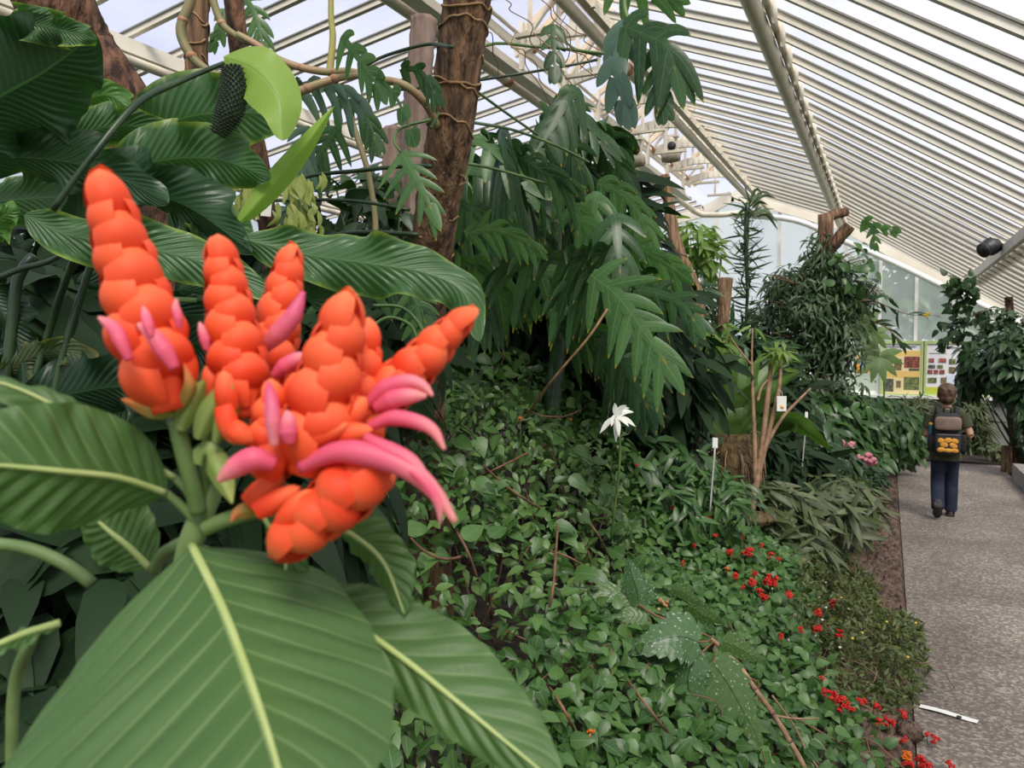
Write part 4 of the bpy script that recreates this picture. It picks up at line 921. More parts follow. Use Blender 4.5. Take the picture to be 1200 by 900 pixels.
for h in (([(345, 105, 2.6), (365, 100, 2.6), (395, 105, 2.6), (420, 118, 2.6)], 40, 'blue', 5, .8, 0), ([(365, 150, 2.6), (355, 165, 2.6), (352, 190, 2.6), (355, 215, 2.6)], 34, 'blue', 5, .6, 0),
          ([(390, 120, 2.8), (410, 125, 2.8), (430, 140, 2.8), (440, 165, 2.8)], 30, 'phil', 5, .6, 0), ([(395, 150, 2.8), (385, 165, 2.8), (372, 185, 2.8), (368, 205, 2.8)], 34, 'phil', 5, .6, 0)):
    phl(p6, h[0], h[1], h[2], h[3], h[4], h[5])
p7 = thing('climbing_philodendron', P(300, 20, 2.5), 'lobed leaves lit from above behind the slim dark brown pole', 'plant')
phl(p7, [(285, -5, 2.5), (295, 10, 2.5), (303, 30, 2.5), (308, 55, 2.5)], 28, 'phillit', 5, .5, 0); phl(p7, [(262, 10, 2.5), (264, 25, 2.5), (258, 40, 2.5), (250, 52, 2.5)], 18, 'phillit', 4, .5, 0)
p8 = thing('climbing_philodendron', P(470, 350, 2.4), 'dark lobed leaves under the long ribbed leaf beside the trunk foot', 'plant')
for h in (([(430, 340, 2.4), (455, 335, 2.4), (480, 345, 2.4), (500, 380, 2.4)], 40, 'phil', 5, .5, 0), ([(480, 340, 2.4), (490, 360, 2.4), (495, 385, 2.4), (500, 410, 2.4)], 36, 'phillit', 5, .5, 0), ([(410, 345, 2.5), (405, 370, 2.5), (412, 395, 2.5), (425, 420, 2.5)], 40, 'phil', 5, .5, 0), ([(380, 350, 2.5), (385, 375, 2.5), (390, 400, 2.5), (400, 430, 2.5)], 36, 'phil', 5, .5, 0)):
    phl(p8, h[0], h[1], h[2], h[3], h[4], h[5])
for pts in ([(437, 358, 2.3), (470, 360, 2.3), (490, 378, 2.3), (500, 400, 2.3)], [(432, 385, 2.3), (455, 372, 2.3), (480, 380, 2.3), (490, 400, 2.3)]):
    st = MB(); st.tube(PP(pts), .005, 6); st.build('leaf_stalk', MT['greenstem'], p8)
# climber between lime spathes and trunk: small dark leaves
# ---------------------------------------------------------------- the planted bank beside the path
T_ov = tleaf(.50); T_wide = tleaf(.72, ((.06, .62), (.28, 1), (.6, .74), (.86, .30)), .2, .3); T_lan = tleaf(.22, ((.12, .6), (.4, 1), (.7, .7), (.9, .3)), .3, .35)
T_str = tleaf(.10, ((.05, .7), (.35, 1), (.7, .85), (.92, .4)), .3, .6); T_lan2 = tleaf(.36, ((.15, .7), (.45, 1), (.8, .5)), .2, .2); T_tiny = tleaf(.42, ((.2, .8), (.5, 1), (.8, .6)), .1, .1)
def bankz(x, y):
    z = np.interp(-x, [-.10, 0, .2, .55, .87, 1.05, 1.3, 1.6, 2.2, 4], [.0, .05, .14, .36, .58, .72, 1.06, 1.34, 1.52, 1.6])
    return z+.10*np.sin(3.1*x+1.7*y+.5)*np.clip(z, 0, 1)+.07*np.sin(6.3*y-4.1*x)*np.clip(z, 0, 1)
def vis(pos, mx=60):
    q = pos-CAM; d = q@FW; x = 600+F*(q@RT)/np.maximum(d, .05); y = 450-F*(q@UP)/np.maximum(d, .05)
    return (d > .5) & (x > -mx) & (x < 1200+mx) & (y > -mx) & (y < 900+mx)
def hits(px, py, dz=0.0):
    r = ray(px, py)
    for d in np.linspace(.8, 12, 1200):
        p = CAM+r*d
        if p[2] <= bankz(p[0], p[1])+dz: return p
    return PZ(px, py, .05)
def orient(n, up=1.0, tocam=.6, rnd=.7, pos=None):
    v = rng.normal(0, rnd, (n, 3))+np.array([0, 0, up])
    if pos is not None: v = v+tocam*unit(CAM-pos)
    h = rng.normal(0, 1, (n, 3))+np.array([.25, -.25, -.55])
    return unit(v), h
def bank_foliage(n, xr, yr, accept, templ, size, depth=.16, up=1.0, tocam=.7, rnd=.6, lift=0.0, minpx=-60):
    x = rng.uniform(xr[0], xr[1], n*3); y = rng.uniform(yr[0], yr[1], n*3)
    z = bankz(x, y)-rng.exponential(depth, n*3)+lift+rng.normal(0, .02, n*3)
    p = np.stack([x, y, z], 1); q_ = p-CAM; k = vis(p) & (600+F*(q_@RT)/np.maximum(q_@FW, .05) > minpx+rng.normal(0, 25, n*3)) & accept(x, y) & (z > soilz(x)+.0); p = p[k][:n]
    N, H = orient(len(p), up, tocam, rnd, p); s = rng.uniform(size[0], size[1], len(p))
    mb = MB(); mb.inst(templ, p, N, H, s); return tri_fix(mb), p
def twigs(parent, ps, n, name='twig', mat='twig', r=.0035, foot=None):
    mb = MB()
    idx = rng.choice(len(ps), n, replace=False)
    for i in idx:
        e = ps[i]; b0 = np.array([e[0]+rng.normal(-.12, .18), e[1]+rng.normal(.05, .18), max(soilz(e[0]), e[2]-rng.uniform(.3, .8))])
        mid = (e+b0)/2+rng.normal(0, .07, 3); mb.tube([b0, mid, e+[0, 0, .015]], [r*1.4, r, r*.5], 5, 9)
    return mb.build(name, MT[mat], parent)
def arch(parent, pts, r, mat='twig', name='branch'):
    mb = MB(); mb.tube(pts, r, 6); return mb.build(name, MT[mat], parent)
# which plant a spot belongs to
def inred(x, y):   # flowering patch: strip nearer the path
    return (x > -1.02+.09*np.sin(2.4*y)-.06*(y-3)) & (x < np.interp(y, [2, 3, 3.7, 4.1, 5, 6.4], [-.05, .05, .04, -.30, -.42, -.55])-.04*np.sin(9*y)) & (y > 1.7)
def far(x, y): return y > 5.35+.3*np.sin(2*x)
def shA(x, y): return ~inred(x, y) & (x < -.28) & (y-.62*(-x) < .92+.12*np.sin(5*x))
def shB(x, y): return ~inred(x, y) & (x < -.62) & (y-.62*(-x) >= .92) & (y > .3) & ~far(x, y) & (y < 5.9)
def red1(x, y): return inred(x, y) & (y < 3.5+.5*(x > -.3))
def red2(x, y): return inred(x, y) & (y >= 3.5+.5*(x > -.3)) & (y < 6.4)
def sh(name, label, acc, n, templ, size, mat, nt=70, xr=(-3.2, -.2), yr=(.2, 6.0), cat='shrub', **kw):
    mb, ps = bank_foliage(n, xr, yr, acc, templ, size, **kw)
    c = ps.mean(0); r = thing(name, (c[0], c[1], soilz(c[0])), label, cat)
    mb.build('foliage', L[mat], r)
    if nt: twigs(r, ps, nt)
    return r, ps
sA, pA = sh('tangled_shrub', 'dense leafy shrub in the lower middle directly behind the long foreground leaf', shA, 4200, T_ov, (.036, .068), 'shrub', 110, xr=(-2.6, -.25), yr=(.2, 2.6), depth=.14, minpx=250)
sB, pB = sh('tangled_shrub', 'tangled small leaved shrub with reddish twigs right of the coral flower spikes', shB, 12500, T_ov, (.034, .064), 'shrub', 150, xr=(-3.6, -.6), yr=(.5, 6.0), depth=.14)
mb, _ = bank_foliage(1100, (-3.4, -.6), (.5, 6.0), shB, T_wide, (.06, .10), depth=.05, lift=.03); mb.build('broad_foliage', L['flow'], sB)
mb, _ = bank_foliage(520, (-2.6, -.3), (.2, 2.6), shA, T_wide, (.06, .095), minpx=250, depth=.05, lift=.02); mb.build('broad_foliage', L['flow'], sA)
# long arching reddish branches seen against the leaves
for pts in ([(655, 590), (652, 640), (648, 690), (640, 730)], [(620, 640), (660, 650), (690, 668), (715, 690)], [(680, 600), (700, 625), (712, 650)], [(560, 540), (600, 575), (640, 600)], [(520, 600), (545, 640), (560, 680)],
            [(460, 600), (490, 640), (520, 655), (550, 650)], [(640, 800), (660, 830), (680, 870)], [(600, 470), (650, 490), (700, 470)], [(560, 560), (590, 545), (640, 520)], [(730, 790), (760, 830), (800, 880)]):
    w = [hits(x, y, (.05 if 0 < i_ < len(pts)-1 else -.12)) for i_, (x, y) in enumerate(pts)]; arch(sB if pts[0][1] < 700 else sA, w, [.004, .0045, .005], 'twig')
R1, pR1 = sh('flowering_shrub', 'bright green leafy plant with scarlet flowers nearest the camera at bottom right', red1, 2600, T_wide, (.040, .072), 'flow', 50, xr=(-1.3, .12), yr=(1.5, 3.9), depth=.10, lift=.0)
R2, pR2 = sh('flowering_shrub', 'leafy plant dotted with scarlet flowers in the middle of the bed', red2, 4200, T_wide, (.040, .068), 'flow', 60, xr=(-1.5, .0), yr=(3.3, 6.4), depth=.10)
# blossoms: each head is a few small tubular petals
def blossom(parent, px, py, s, mat='red', dz=.045):
    c = hits(px, py, dz); a = MB()
    for k in range(7):
        n_ = unit(rng.normal(0, 1, 3)+np.array([.2, -.6, .5])); e = c+n_*s*rng.uniform(.6, 1)
        a.tube([c+n_*s*.1, c+n_*s*.55, e], [s*.10, s*.16, s*.22], 6, 5)
        t1 = unit(np.cross(n_, [0, 0, 1.])); t2 = np.cross(n_, t1)
        for q in range(5):
            an_ = q*1.2566; dr = t1*math.cos(an_)+t2*math.sin(an_); a.ell(e+dr*s*.24, (s*.2, s*.2, s*.12), n=6, m=4)
    o = a.build('blossom', BR[mat], parent)
    st = MB(); st.tube([c+[0, 0.0, -.12], c+[.005, 0, -.05], c], .0022, 5); st.build('flower_stalk', MT['greenstem'], o)
fl = [(869, 630, 7), (877, 646, 13), (856, 648, 9), (903, 650, 8), (862, 675, 8), (882, 683, 11), (903, 682, 15), (892, 698, 13), (923, 699, 11), (884, 672, 7), (830, 607, 7), (838, 628, 6), (789, 595, 7), (852, 668, 6, 'orange'), (813, 640, 5), (893, 640, 6), (870, 688, 5),
      (978, 707, 11), (957, 718, 11), (958, 740, 11), (984, 743, 11), (938, 738, 6), (915, 746, 6), (937, 574, 9), (912, 655, 6), (800, 660, 5)]
for f in fl: blossom(R2, f[0], f[1], f[2]*.0028, f[3] if len(f) > 3 else 'red')
fl1 = [(975, 815, 12), (986, 824, 15), (996, 828, 11), (1008, 823, 11), (968, 812, 8), (1028, 829, 9), (1042, 846, 11), (1058, 838, 11), (1030, 846, 8), (1058, 868, 9), (1095, 866, 10), (1086, 860, 6), (1060, 886, 13, 'orange'), (1078, 893, 12), (1112, 897, 9), (1064, 896, 10), (963, 795, 6), (965, 808, 5), (1086, 898, 9)]
for f in fl1: blossom(R1, f[0], f[1], f[2]*.0023, f[3] if len(f) > 3 else 'red', .04)
for px, py in ((609, 491), (668, 492), (747, 546), (790, 600), (692, 858)):
    blossom(sB if py < 700 else sA, px, py, .012, 'orange' if px < 700 else 'red', .03)
for px, py in ((905, 690), (924, 750), (968, 683), (960, 700), (940, 672)):
    blossom(R2, px, py, .007, 'wht', .03)
# low creeping plant spilling over the mulch and onto the path
def crz(x, y): return .25*np.exp(-((x+.02)/.21)**2)*np.clip(1-((y-4.60)/.82)**2, 0, 1)+.30*np.exp(-((x+.36)/.26)**2)*np.clip(1-((y-5.2)/1.5)**2, 0, 1)
def creeper(n, templ, size, mat, parent, acc, lift=0):
    x = rng.uniform(-.8, .34, n*4); y = rng.uniform(3.5, 6.6, n*4); h = crz(x, y)*(.75+.5*np.sin(17*x+9*y)*np.sin(11*y-7*x)); z = np.maximum(soilz(x), 0)+h*rng.uniform(.3, 1.05, n*4)+lift
    p = np.stack([x, y, z], 1); k = (h > .05) & acc(x, y); p = p[k][:n]
    N, H = orient(len(p), .8, .6, .8, p); a = MB(); a.inst(templ, p, N, H, rng.uniform(size[0], size[1], len(p))); tri_fix(a).build('foliage', L[mat], parent); return p
c1 = thing('creeping_plant', (.0, 4.4, .02), 'low small leaved creeper spilling from the bed over the near edge of the path', 'plant')
p_ = creeper(4200, T_lan2, (.022, .050), 'creep', c1, lambda x, y: x-.33*(y-5.2) > -.16); twigs(c1, p_, 60, mat='twigb', r=.0018)
c2 = thing('creeping_plant', (-.4, 5.3, .05), 'feathery dark creeper beside the bare soil and mulch strip', 'plant')
p_ = creeper(4600, T_lan2, (.022, .050), 'creep', c2, lambda x, y: x-.33*(y-5.2) <= -.16); twigs(c2, p_, 60, mat='twigb', r=.0018)
for k in range(22):
    px, py = rng.uniform(900, 1080), rng.uniform(640, 780); q = PZ(px, py, .22); 
    if crz(q[0], q[1]) < .08: continue
    a = MB(); a.ell(q, (.008, .008, .006), n=6, m=5); a.build('small_flower', BR['wht'] if k % 2 else MT['yellow'], c1 if q[0]-.33*(q[1]-5.2) > -.16 else c2)
# a reddish stone by the path under the scarlet flowers
q = PZ(1066, 858, .03); a = MB(); a.ell(q, (.05, .06, .04), n=18, m=12); a.v[0] = a.v[0]+rng.normal(0, .004, a.v[0].shape); o = a.build('stone', MT['mulch'], None); tag(o, 'small reddish brown stone at the path edge among scarlet flowers', 'stone')

# ---------------------------------------------------------------- spotted begonia
bc = hits(838, 752, .20); bg = thing('spotted_begonia', (bc[0], bc[1], soilz(bc[0])), 'white spotted jagged leaved plant on a brown cane at the bottom centre right', 'plant')
db = float((bc-CAM)@FW)
cane = PP([(833, 748, db), (862, 775, db-.02), (884, 806, db-.04), (905, 835, db-.05), (925, 868, db-.06), (945, 905, db-.07), (960, 950, db-.08)])
a = MB(); a.tube(cane, [.007, .010, .009, .009, .010, .010, .011], 10, wob=.03); co = a.build('cane', MT['twigb'], bg)
for i in (2, 3, 4): a = MB(); a.ell(cane[i], (.0125, .0125, .009), n=10, m=8); a.build('cane_joint', MT['twig'], co)
a = MB(); a.tube(PP([(905, 838, db-.05), (930, 842, db), (960, 842, db+.02)]), [.005, .004, .003], 7); a.build('side_shoot', MT['twigb'], co)
a = MB(); a.tube(PP([(905, 815, db-.03), (930, 850, db), (945, 880, db), (962, 905, db)]), [.004, .004, .004], 7); a.build('side_shoot', MT['twigb'], co)
# lobed, saw edged blade about a petiole point
def begleaf(pts, wpx, mat, roll=0, fold=10, asym=1.0, dd=0):
    d = np.mean([p[2] for p in pts]); a = MB(); n = 60
    c = crom(PP(pts), n+1); T = unit(np.gradient(c, axis=0)); Fv = unit(CAM-c); N = unit(Fv-T*np.sum(Fv*T, 1)[:, None]); S = np.cross(T, N)
    r = math.radians(roll); N, S = N*math.cos(r)+S*math.sin(r), S*math.cos(r)-N*math.sin(r)
    u = np.linspace(0, 1, n+1); v = np.linspace(-1, 1, 13)
    w0 = wpx*d/F/2*np.interp(u, [0, .06, .16, .34, .52, .7, .86, 1], [.35, .80, 1.0, .95, .74, .46, .22, 0])
    jag = 1+.34*(np.abs((u*7.5) % 1)-.5)+.06*np.abs(((u*23) % 1)-.5)
    wl, wr_ = w0*jag*asym, w0*(1+.34*(np.abs((u*7.5+.4) % 1)-.5)+.06*np.abs(((u*23+.3) % 1)-.5))/asym
    W_ = np.where(v[None] < 0, wl[:, None], wr_[:, None])*v[None]
    ff = math.radians(fold); cor = .0022*np.sin(2*np.pi*(u[:, None]*9-np.abs(v)[None]*2.2))*np.sin(np.pi*np.abs(v))[None]
    Lp = np.abs(v)[None]*wpx*d/F*.10*(1-u[:, None])      # shoulders reach back past the stalk
    g_ = c[:, None]+S[:, None]*(W_*math.cos(ff))[..., None]+N[:, None]*(cor-np.abs(W_)*math.sin(ff))[..., None]-T[:, None]*Lp[..., None]
    a.grid(g_, np.stack(np.meshgrid(u, (v+1)/2, indexing='ij'), -1)); return a.build('leaf', L[mat], bg)
D_ = db-.06
begleaf([(818, 752, D_), (796, 746, D_-.01), (768, 752, D_-.02), (733, 768, D_-.02)], 62, 'bego', 18, 12)
begleaf([(748, 707, D_+.05), (746, 692, D_+.05), (740, 672, D_+.06), (735, 651, D_+.07)], 42, 'bego', -15, 14)
begleaf([(815, 770, D_+.0), (806, 795, D_-.01), (810, 825, D_-.02), (822, 866, D_-.03)], 58, 'bego', 12, 14, .85)
begleaf([(836, 778, D_+.0), (852, 800, D_-.01), (872, 835, D_-.03), (897, 880, D_-.05)], 66, 'begogr', -12, 12, .85)
begleaf([(848, 752, D_+.02), (862, 758, D_+.02), (880, 768, D_+.01), (902, 775, D_+.0)], 32, 'begogr', 20, 12)
begleaf([(757, 722, D_+.05), (740, 720, D_+.05), (722, 724, D_+.05), (705, 728, D_+.05)], 24, 'begogr', 15, 10)
begleaf([(788, 690, D_+.08), (800, 694, D_+.08), (812, 702, D_+.07), (832, 712, D_+.06)], 20, 'begogr', 30, 10)
begleaf([(740, 700, D_+.08), (715, 694, D_+.08), (690, 694, D_+.08), (650, 690, D_+.08)], 26, 'begogr', 20, 10)
begleaf([(812, 712, D_+.08), (824, 722, D_+.07), (836, 726, D_+.06), (850, 732, D_+.06)], 30, 'begogr', 40, 10)
begleaf([(770, 770, D_+.02), (745, 780, D_+.02), (725, 790, D_+.02), (705, 802, D_+.02)], 40, 'bigdark', 25, 10)
for pts in ([(833, 750, db), (826, 752, D_), (818, 752, D_)], [(836, 748, db), (800, 732, D_+.04), (770, 722, D_+.05), (748, 708, D_+.05)], [(836, 752, db), (825, 762, D_+.01), (815, 770, D_)], [(838, 755, db), (838, 768, D_+.02), (836, 778, D_)]):
    a = MB(); a.tube(PP(pts), .0035, 6); a.build('leaf_stalk', MT['twig'], bg)
a = MB()
for k in range(7): a.ell(P(778+rng.normal(0, 4), 706+rng.normal(0, 5), D_+.05), (.007, .006, .007), n=7, m=5)
a.build('bud_cluster', MT['rust'], bg)
# ---------------------------------------------------------------- planting further back
def cloud(n, c, rad, templ, size, up=1.0, tocam=.6, rnd=.7, shell=.5, hd=None):
    v = unit(rng.normal(0, 1, (n, 3))); r = rng.uniform(shell, 1, n)[:, None]**.7
    p = np.asarray(c)+v*r*np.asarray(rad); N = unit(v*.6+rng.normal(0, rnd, (n, 3))*.8+np.array([0, 0, up])+tocam*unit(CAM-p))
    H = rng.normal(0, .8, (n, 3))+v*.6+np.array([0, 0, -.5]) if hd is None else rng.normal(0, .5, (n, 3))+np.asarray(hd)
    return p, N, H, rng.uniform(size[0], size[1], n)
def bush(name, label, blobs, n, templ, size, mat, cat='plant', stem=True, smat='darkstem', hd=None, foot=None, **kw):
    """blobs: (px, py, depth, half width px, half height px)"""
    cs = [P(b[0], b[1], b[2]) for b in blobs]; c0 = np.mean(cs, 0)
    r = thing(name, (c0[0], c0[1], soilz(c0[0])-.02 if c0[0] < 0 else 0), label, cat); a = MB(); wts = np.array([b[3]*b[4] for b in blobs], float); wts /= wts.sum()
    for b, c, w in zip(blobs, cs, wts):
        k = b[2]/F; a.inst(templ, *cloud(int(n*w), c, (b[3]*k, b[3]*k*.8, b[4]*k), templ, size, hd=hd, **kw))
    tri_fix(a).build('foliage', L[mat], r)
    if stem:
        s = MB(); g0 = np.array([c0[0], c0[1], soilz(c0[0])-.05 if c0[0] < 0 else .0]) if foot is None else np.array([foot[0], foot[1], .05])
        for c in cs:
            for q in range(3): s.tube([g0+rng.normal(0, .03, 3)*[1, 1, 0], (g0+c)/2+rng.normal(0, .06, 3), c+rng.normal(0, .08, 3)], [.014, .010, .004], 6, 10)
        s.build('stem', MT[smat], r)
    return r
T_long2 = tleaf(.42, ((.10, .6), (.35, 1), (.65, .8), (.88, .35)), .25, .4); T_long = tleaf(.26, ((.10, .6), (.4, 1), (.7, .8), (.9, .35)), .25, .45)
# dark understorey behind the coral flower and under the climbers
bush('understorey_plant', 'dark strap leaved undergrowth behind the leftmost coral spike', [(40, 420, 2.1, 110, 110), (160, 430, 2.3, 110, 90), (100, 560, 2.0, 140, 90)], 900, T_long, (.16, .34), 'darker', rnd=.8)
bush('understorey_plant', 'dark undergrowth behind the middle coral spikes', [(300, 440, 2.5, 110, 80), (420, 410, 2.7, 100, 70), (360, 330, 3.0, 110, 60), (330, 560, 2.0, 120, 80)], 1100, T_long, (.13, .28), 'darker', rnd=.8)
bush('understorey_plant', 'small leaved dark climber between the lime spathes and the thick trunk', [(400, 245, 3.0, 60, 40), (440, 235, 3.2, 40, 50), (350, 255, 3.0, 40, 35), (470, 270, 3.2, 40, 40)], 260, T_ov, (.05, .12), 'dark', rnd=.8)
bush('understorey_plant', 'added dark foliage blocking the bright glass behind the drooping lobed leaves', [(600, 330, 4.9, 120, 90), (700, 380, 5.0, 120, 100), (680, 260, 4.8, 80, 90), (560, 300, 4.6, 70, 70), (760, 430, 5.2, 80, 90)], 2200, T_long, (.18, .36), 'darker', rnd=.8)  # dark fill added behind the climber to block bright glass
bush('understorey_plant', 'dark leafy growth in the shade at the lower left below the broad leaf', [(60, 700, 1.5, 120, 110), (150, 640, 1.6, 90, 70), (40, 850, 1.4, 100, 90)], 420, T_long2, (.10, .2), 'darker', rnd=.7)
# dark hedge added along the far left to block the bright glass wall
bush('screen_shrub', 'added dark leafy mass screening the bright glass wall behind the slim poles', [(60, 330, 5.6, 330, 90), (330, 370, 6.5, 330, 70), (520, 360, 7.6, 250, 80), (200, 480, 5.2, 300, 120)], 3600, T_long, (.25, .5), 'darker', rnd=.8)
# dark broad leaves between the shrub and the nest fern
bush('broad_leaved_shrub', 'dark glossy leaved plant with a white flower left of the nest fern', [(745, 470, 5.6, 50, 50), (785, 520, 5.2, 40, 36), (735, 540, 4.8, 60, 40), (770, 440, 6.2, 35, 40)], 560, T_long, (.14, .28), 'dark', rnd=.5)
wf = P(722, 488, 3.0); r = thing('white_flower', wf, 'white ragged spider lily flower above the tangled shrub', 'flower')
for k in range(11):
    n_ = unit(rng.normal(0, 1, 3)+np.array([.1, -.5, .4])); a = MB(); a.blade([wf, wf+n_*.04, wf+n_*.075+[0, 0, -.02]], .022, 'petal', rng.uniform(-40, 40), 15, nu=6, nv=2); a.build('petal', BR['wht'], r)
a = MB(); a.tube([wf, wf+[.01, .02, -.15], wf+[-.05, .1, -.5]], .005, 6); a.build('stalk', MT['greenstem'], r)
bush('leafy_plant', 'fresh green leafed plant around the white upright label', [(800, 560, 4.7, 45, 40), (845, 585, 4.6, 40, 40), (780, 600, 4.4, 40, 30)], 420, T_long, (.07, .15), 'mid', rnd=.55)
bush('leafy_plant', 'light green leafed plant left of the nest fern', [(815, 430, 6.6, 25, 18), (800, 400, 6.9, 30, 14), (840, 405, 6.9, 20, 12)], 160, T_long, (.12, .22), 'lime', rnd=.5)
# ---- nest fern
nb = P(857, 512, 5.7); fern = thing('nest_fern', (nb[0], nb[1], soilz(nb[0])), 'nest fern with upright broad fronds on a fibrous brown stump', 'fern')
a = MB(); a.tube([nb+[0, 0, .02], nb+[0, 0, -.15], nb+[.02, 0, -.35], nb+[.03, 0, -.75]], [.13, .17, .18, .2], 16, 24, wob=.10); stp = a.build('fibrous_stump', MT['fibre'], fern)
a = MB()
for k in range(60):
    th = rng.uniform(0, 6.28); q = nb+np.array([.16*math.cos(th), .16*math.sin(th), rng.uniform(-.3, .05)]); a.tube([q, q+[.06*math.cos(th), .06*math.sin(th), -.04], q+[.08*math.cos(th), .08*math.sin(th), -.2]], .004, 4, 6)
a.build('dead_fibre', MT['twigb'], stp)
for (tx, ty, w, rl) in ((795, 440, 26, 20), (812, 428, 30, 10), (838, 408, 40, 0), (858, 425, 36, 20), (868, 410, 34, -10), (892, 418, 34, 15), (918, 420, 34, 30), (940, 435, 32, 40), (802, 470, 26, 35), (826, 452, 30, -25), (905, 455, 28, 10), (780, 458, 24, 30), (848, 440, 34, -30), (884, 448, 30, 40)):
    d1 = 5.7+rng.uniform(-.3, .25); a = MB()
    a.blade(PP([(857+(tx-857)*.05, 518, 5.7), (857+(tx-857)*.38, 518-(518-ty)*.45, 5.7), (857+(tx-857)*.78, 518-(518-ty)*.85, (5.7+d1)/2), (tx, ty, d1)]), w*.95*5.7/F, 'lance', rl, 26, .05, .015, 3, nu=24, nv=6); a.build('frond', L['nest'], fern)
for (tx, ty) in ((975, 528), (945, 500), (930, 508)):
    a = MB(); a.blade(PP([(880, 545, 5.9), (900, 505, 5.9), (930, 497, 5.8), (tx, ty, 5.8)]), 34*5.7/F, 'lance', 40, 14, .05, .015, 3, nu=24, nv=6); a.build('frond', L['nest'], fern)
# ---- bare brown stalks with the tag
q = P(881, 608, 5.3); bs = thing('bare_stalked_shrub', (q[0], q[1], soilz(q[0])), 'shrub of bare brown stalks with small leaf tufts carrying a white tag', 'shrub')
for pts, r_ in (([(876, 625, 5.3), (885, 572, 5.3), (893, 525, 5.3), (898, 480, 5.3), (905, 418, 5.3)], [.030, .024, .020, .018, .014]), ([(888, 560, 5.3), (900, 510, 5.28), (912, 460, 5.25), (916, 418, 5.25)], [.018, .016, .014, .010]), ([(885, 565, 5.3), (884, 510, 5.3), (882, 460, 5.3), (881, 420, 5.3), (882, 385, 5.3)], [.018, .016, .012, .008, .004]),
                ([(893, 530, 5.3), (915, 492, 5.3), (935, 470, 5.3), (950, 455, 5.3)], [.016, .012, .010, .007]), ([(881, 428, 5.3), (868, 412, 5.3), (858, 398, 5.3), (848, 380, 5.3)], [.007, .006, .005, .003]), ([(888, 470, 5.3), (892, 455, 5.3), (900, 445, 5.3)], [.01, .008, .006])):
    a = MB(); a.tube(PP(pts), r_, 9, wob=.04); a.build('stalk', MT['twigb'], bs)
a = MB(); a.ell(P(884, 608, 5.2), (.13, .10, .045), n=20, m=12); a.v[0] = a.v[0]+rng.normal(0, .008, a.v[0].shape); a.build('woody_base', MT['fibre'], bs)
a = MB()
for c_, n_ in (((906, 414, 5.3), 26), ((917, 412, 5.25), 30), ((918, 430, 5.25), 8), ((882, 384, 5.3), 6), ((848, 380, 5.3), 8)): a.inst(T_lan, *cloud(n_, P(*c_), (.05, .05, .03), T_lan, (.06, .13), shell=.1))
tri_fix(a).build('leaf_tuft', L['lime'], bs)
# ---- grey green straps and low plants beside the bare soil
bush('strap_leaved_plant', 'grey green strap leaved clump spreading below the brown stalks', [(905, 590, 5.4, 45, 28), (950, 605, 5.6, 55, 28), (925, 640, 5.2, 40, 20), (985, 585, 6.2, 45, 25)], 620, T_lan, (.14, .26), 'grass', stem=False, rnd=.6, hd=(.7, -.3, -.2))
bush('low_leafy_plant', 'low olive leaved plant on the mulch edge beyond the double label', [(975, 570, 6.6, 30, 18), (1000, 588, 6.4, 28, 14), (960, 585, 6.2, 30, 15)], 240, T_long, (.07, .13), 'creep', stem=False)
# ---- drooping dark bush by the path
bush('drooping_shrub', 'broad dark green shrub with drooping leaves beside the path ahead of the child', [(985, 500, 9.2, 48, 40), (1030, 500, 9.8, 42, 38), (1055, 510, 10.2, 26, 36), (960, 480, 9.4, 40, 30), (1000, 535, 9.0, 34, 26)], 2300, T_long2, (.11, .22), 'mid', rnd=.6, hd=(.3, -.4, -.6))
bush('drooping_shrub', 'darker leafed shrub between the tagged stalks and the path', [(945, 520, 8.0, 36, 40), (965, 545, 7.6, 36, 30), (925, 480, 8.4, 34, 34)], 1000, T_long2, (.11, .22), 'dark', rnd=.6, hd=(.2, -.4, -.6))
pk = thing('pink_azalea', P(1010, 555, 8.2), 'small dark shrub with pink flowers at the edge of the mulch strip', 'shrub')
a = MB(); a.inst(T_ov, *cloud(260, P(1012, 562, 8.2), (.22, .2, .16), T_ov, (.06, .11))); tri_fix(a).build('foliage', L['dark'], pk)
for (x, y, s) in ((1020, 538, .07), (1007, 537, .045), (997, 523, .05), (985, 520, .045)):
    a = MB(); c = P(x, y, 8.0)
    for k in range(9): n_ = unit(rng.normal(0, 1, 3)+np.array([0, -.8, .3])); a.ell(c+n_*s*.7, (s*.5, s*.5, s*.4), n=7, m=5)
    a.build('blossom', BR['rose'], pk)
# ---- the tall slender leaved tree with pollarded trunk
tb = P(968, 440, 9.4); tr = thing('slender_leaved_tree', (tb[0], tb[1], soilz(tb[0])), 'tall dark slender leaved tree with sawn limbs in front of the glazed end wall', 'tree')
a = MB(); a.tube(PP([(968, 252, 9.4), (966, 300, 9.4), (962, 360, 9.4), (966, 430, 9.4), (968, 520, 9.4)]), [.085, .10, .10, .10, .12], 14, wob=.05); a.build('trunk', MT['bark'], tr)
for pts, r_ in (([(966, 300, 9.4), (978, 285, 9.3), (996, 264, 9.2)], [.07, .075, .07]), ([(966, 268, 9.4), (972, 254, 9.4), (993, 248, 9.4)], [.06, .06, .05])):
    a = MB(); a.tube(PP(pts), r_, 12, wob=.05); a.build('sawn_limb', MT['bark'], tr)
a = MB()
for (x, y, d, w, h, n) in ((925, 335, 9.6, 32, 26, 900), (950, 365, 9.4, 52, 45, 2200), (905, 375, 9.8, 26, 30, 600), (985, 400, 9.2, 32, 40, 1000), (940, 415, 9.4, 34, 26, 700), (1005, 345, 9.3, 24, 24, 450), (975, 330, 9.3, 26, 40, 800), (958, 300, 9.4, 20, 30, 400), (960, 450, 9.4, 60, 26, 700)):
    k = d/F; a.inst(T_lan, *cloud(int(n*.72), P(x, y, d), (w*k, w*k*.8, h*k), T_lan, (.08, .18), shell=.15, hd=(0, 0, -.7)))
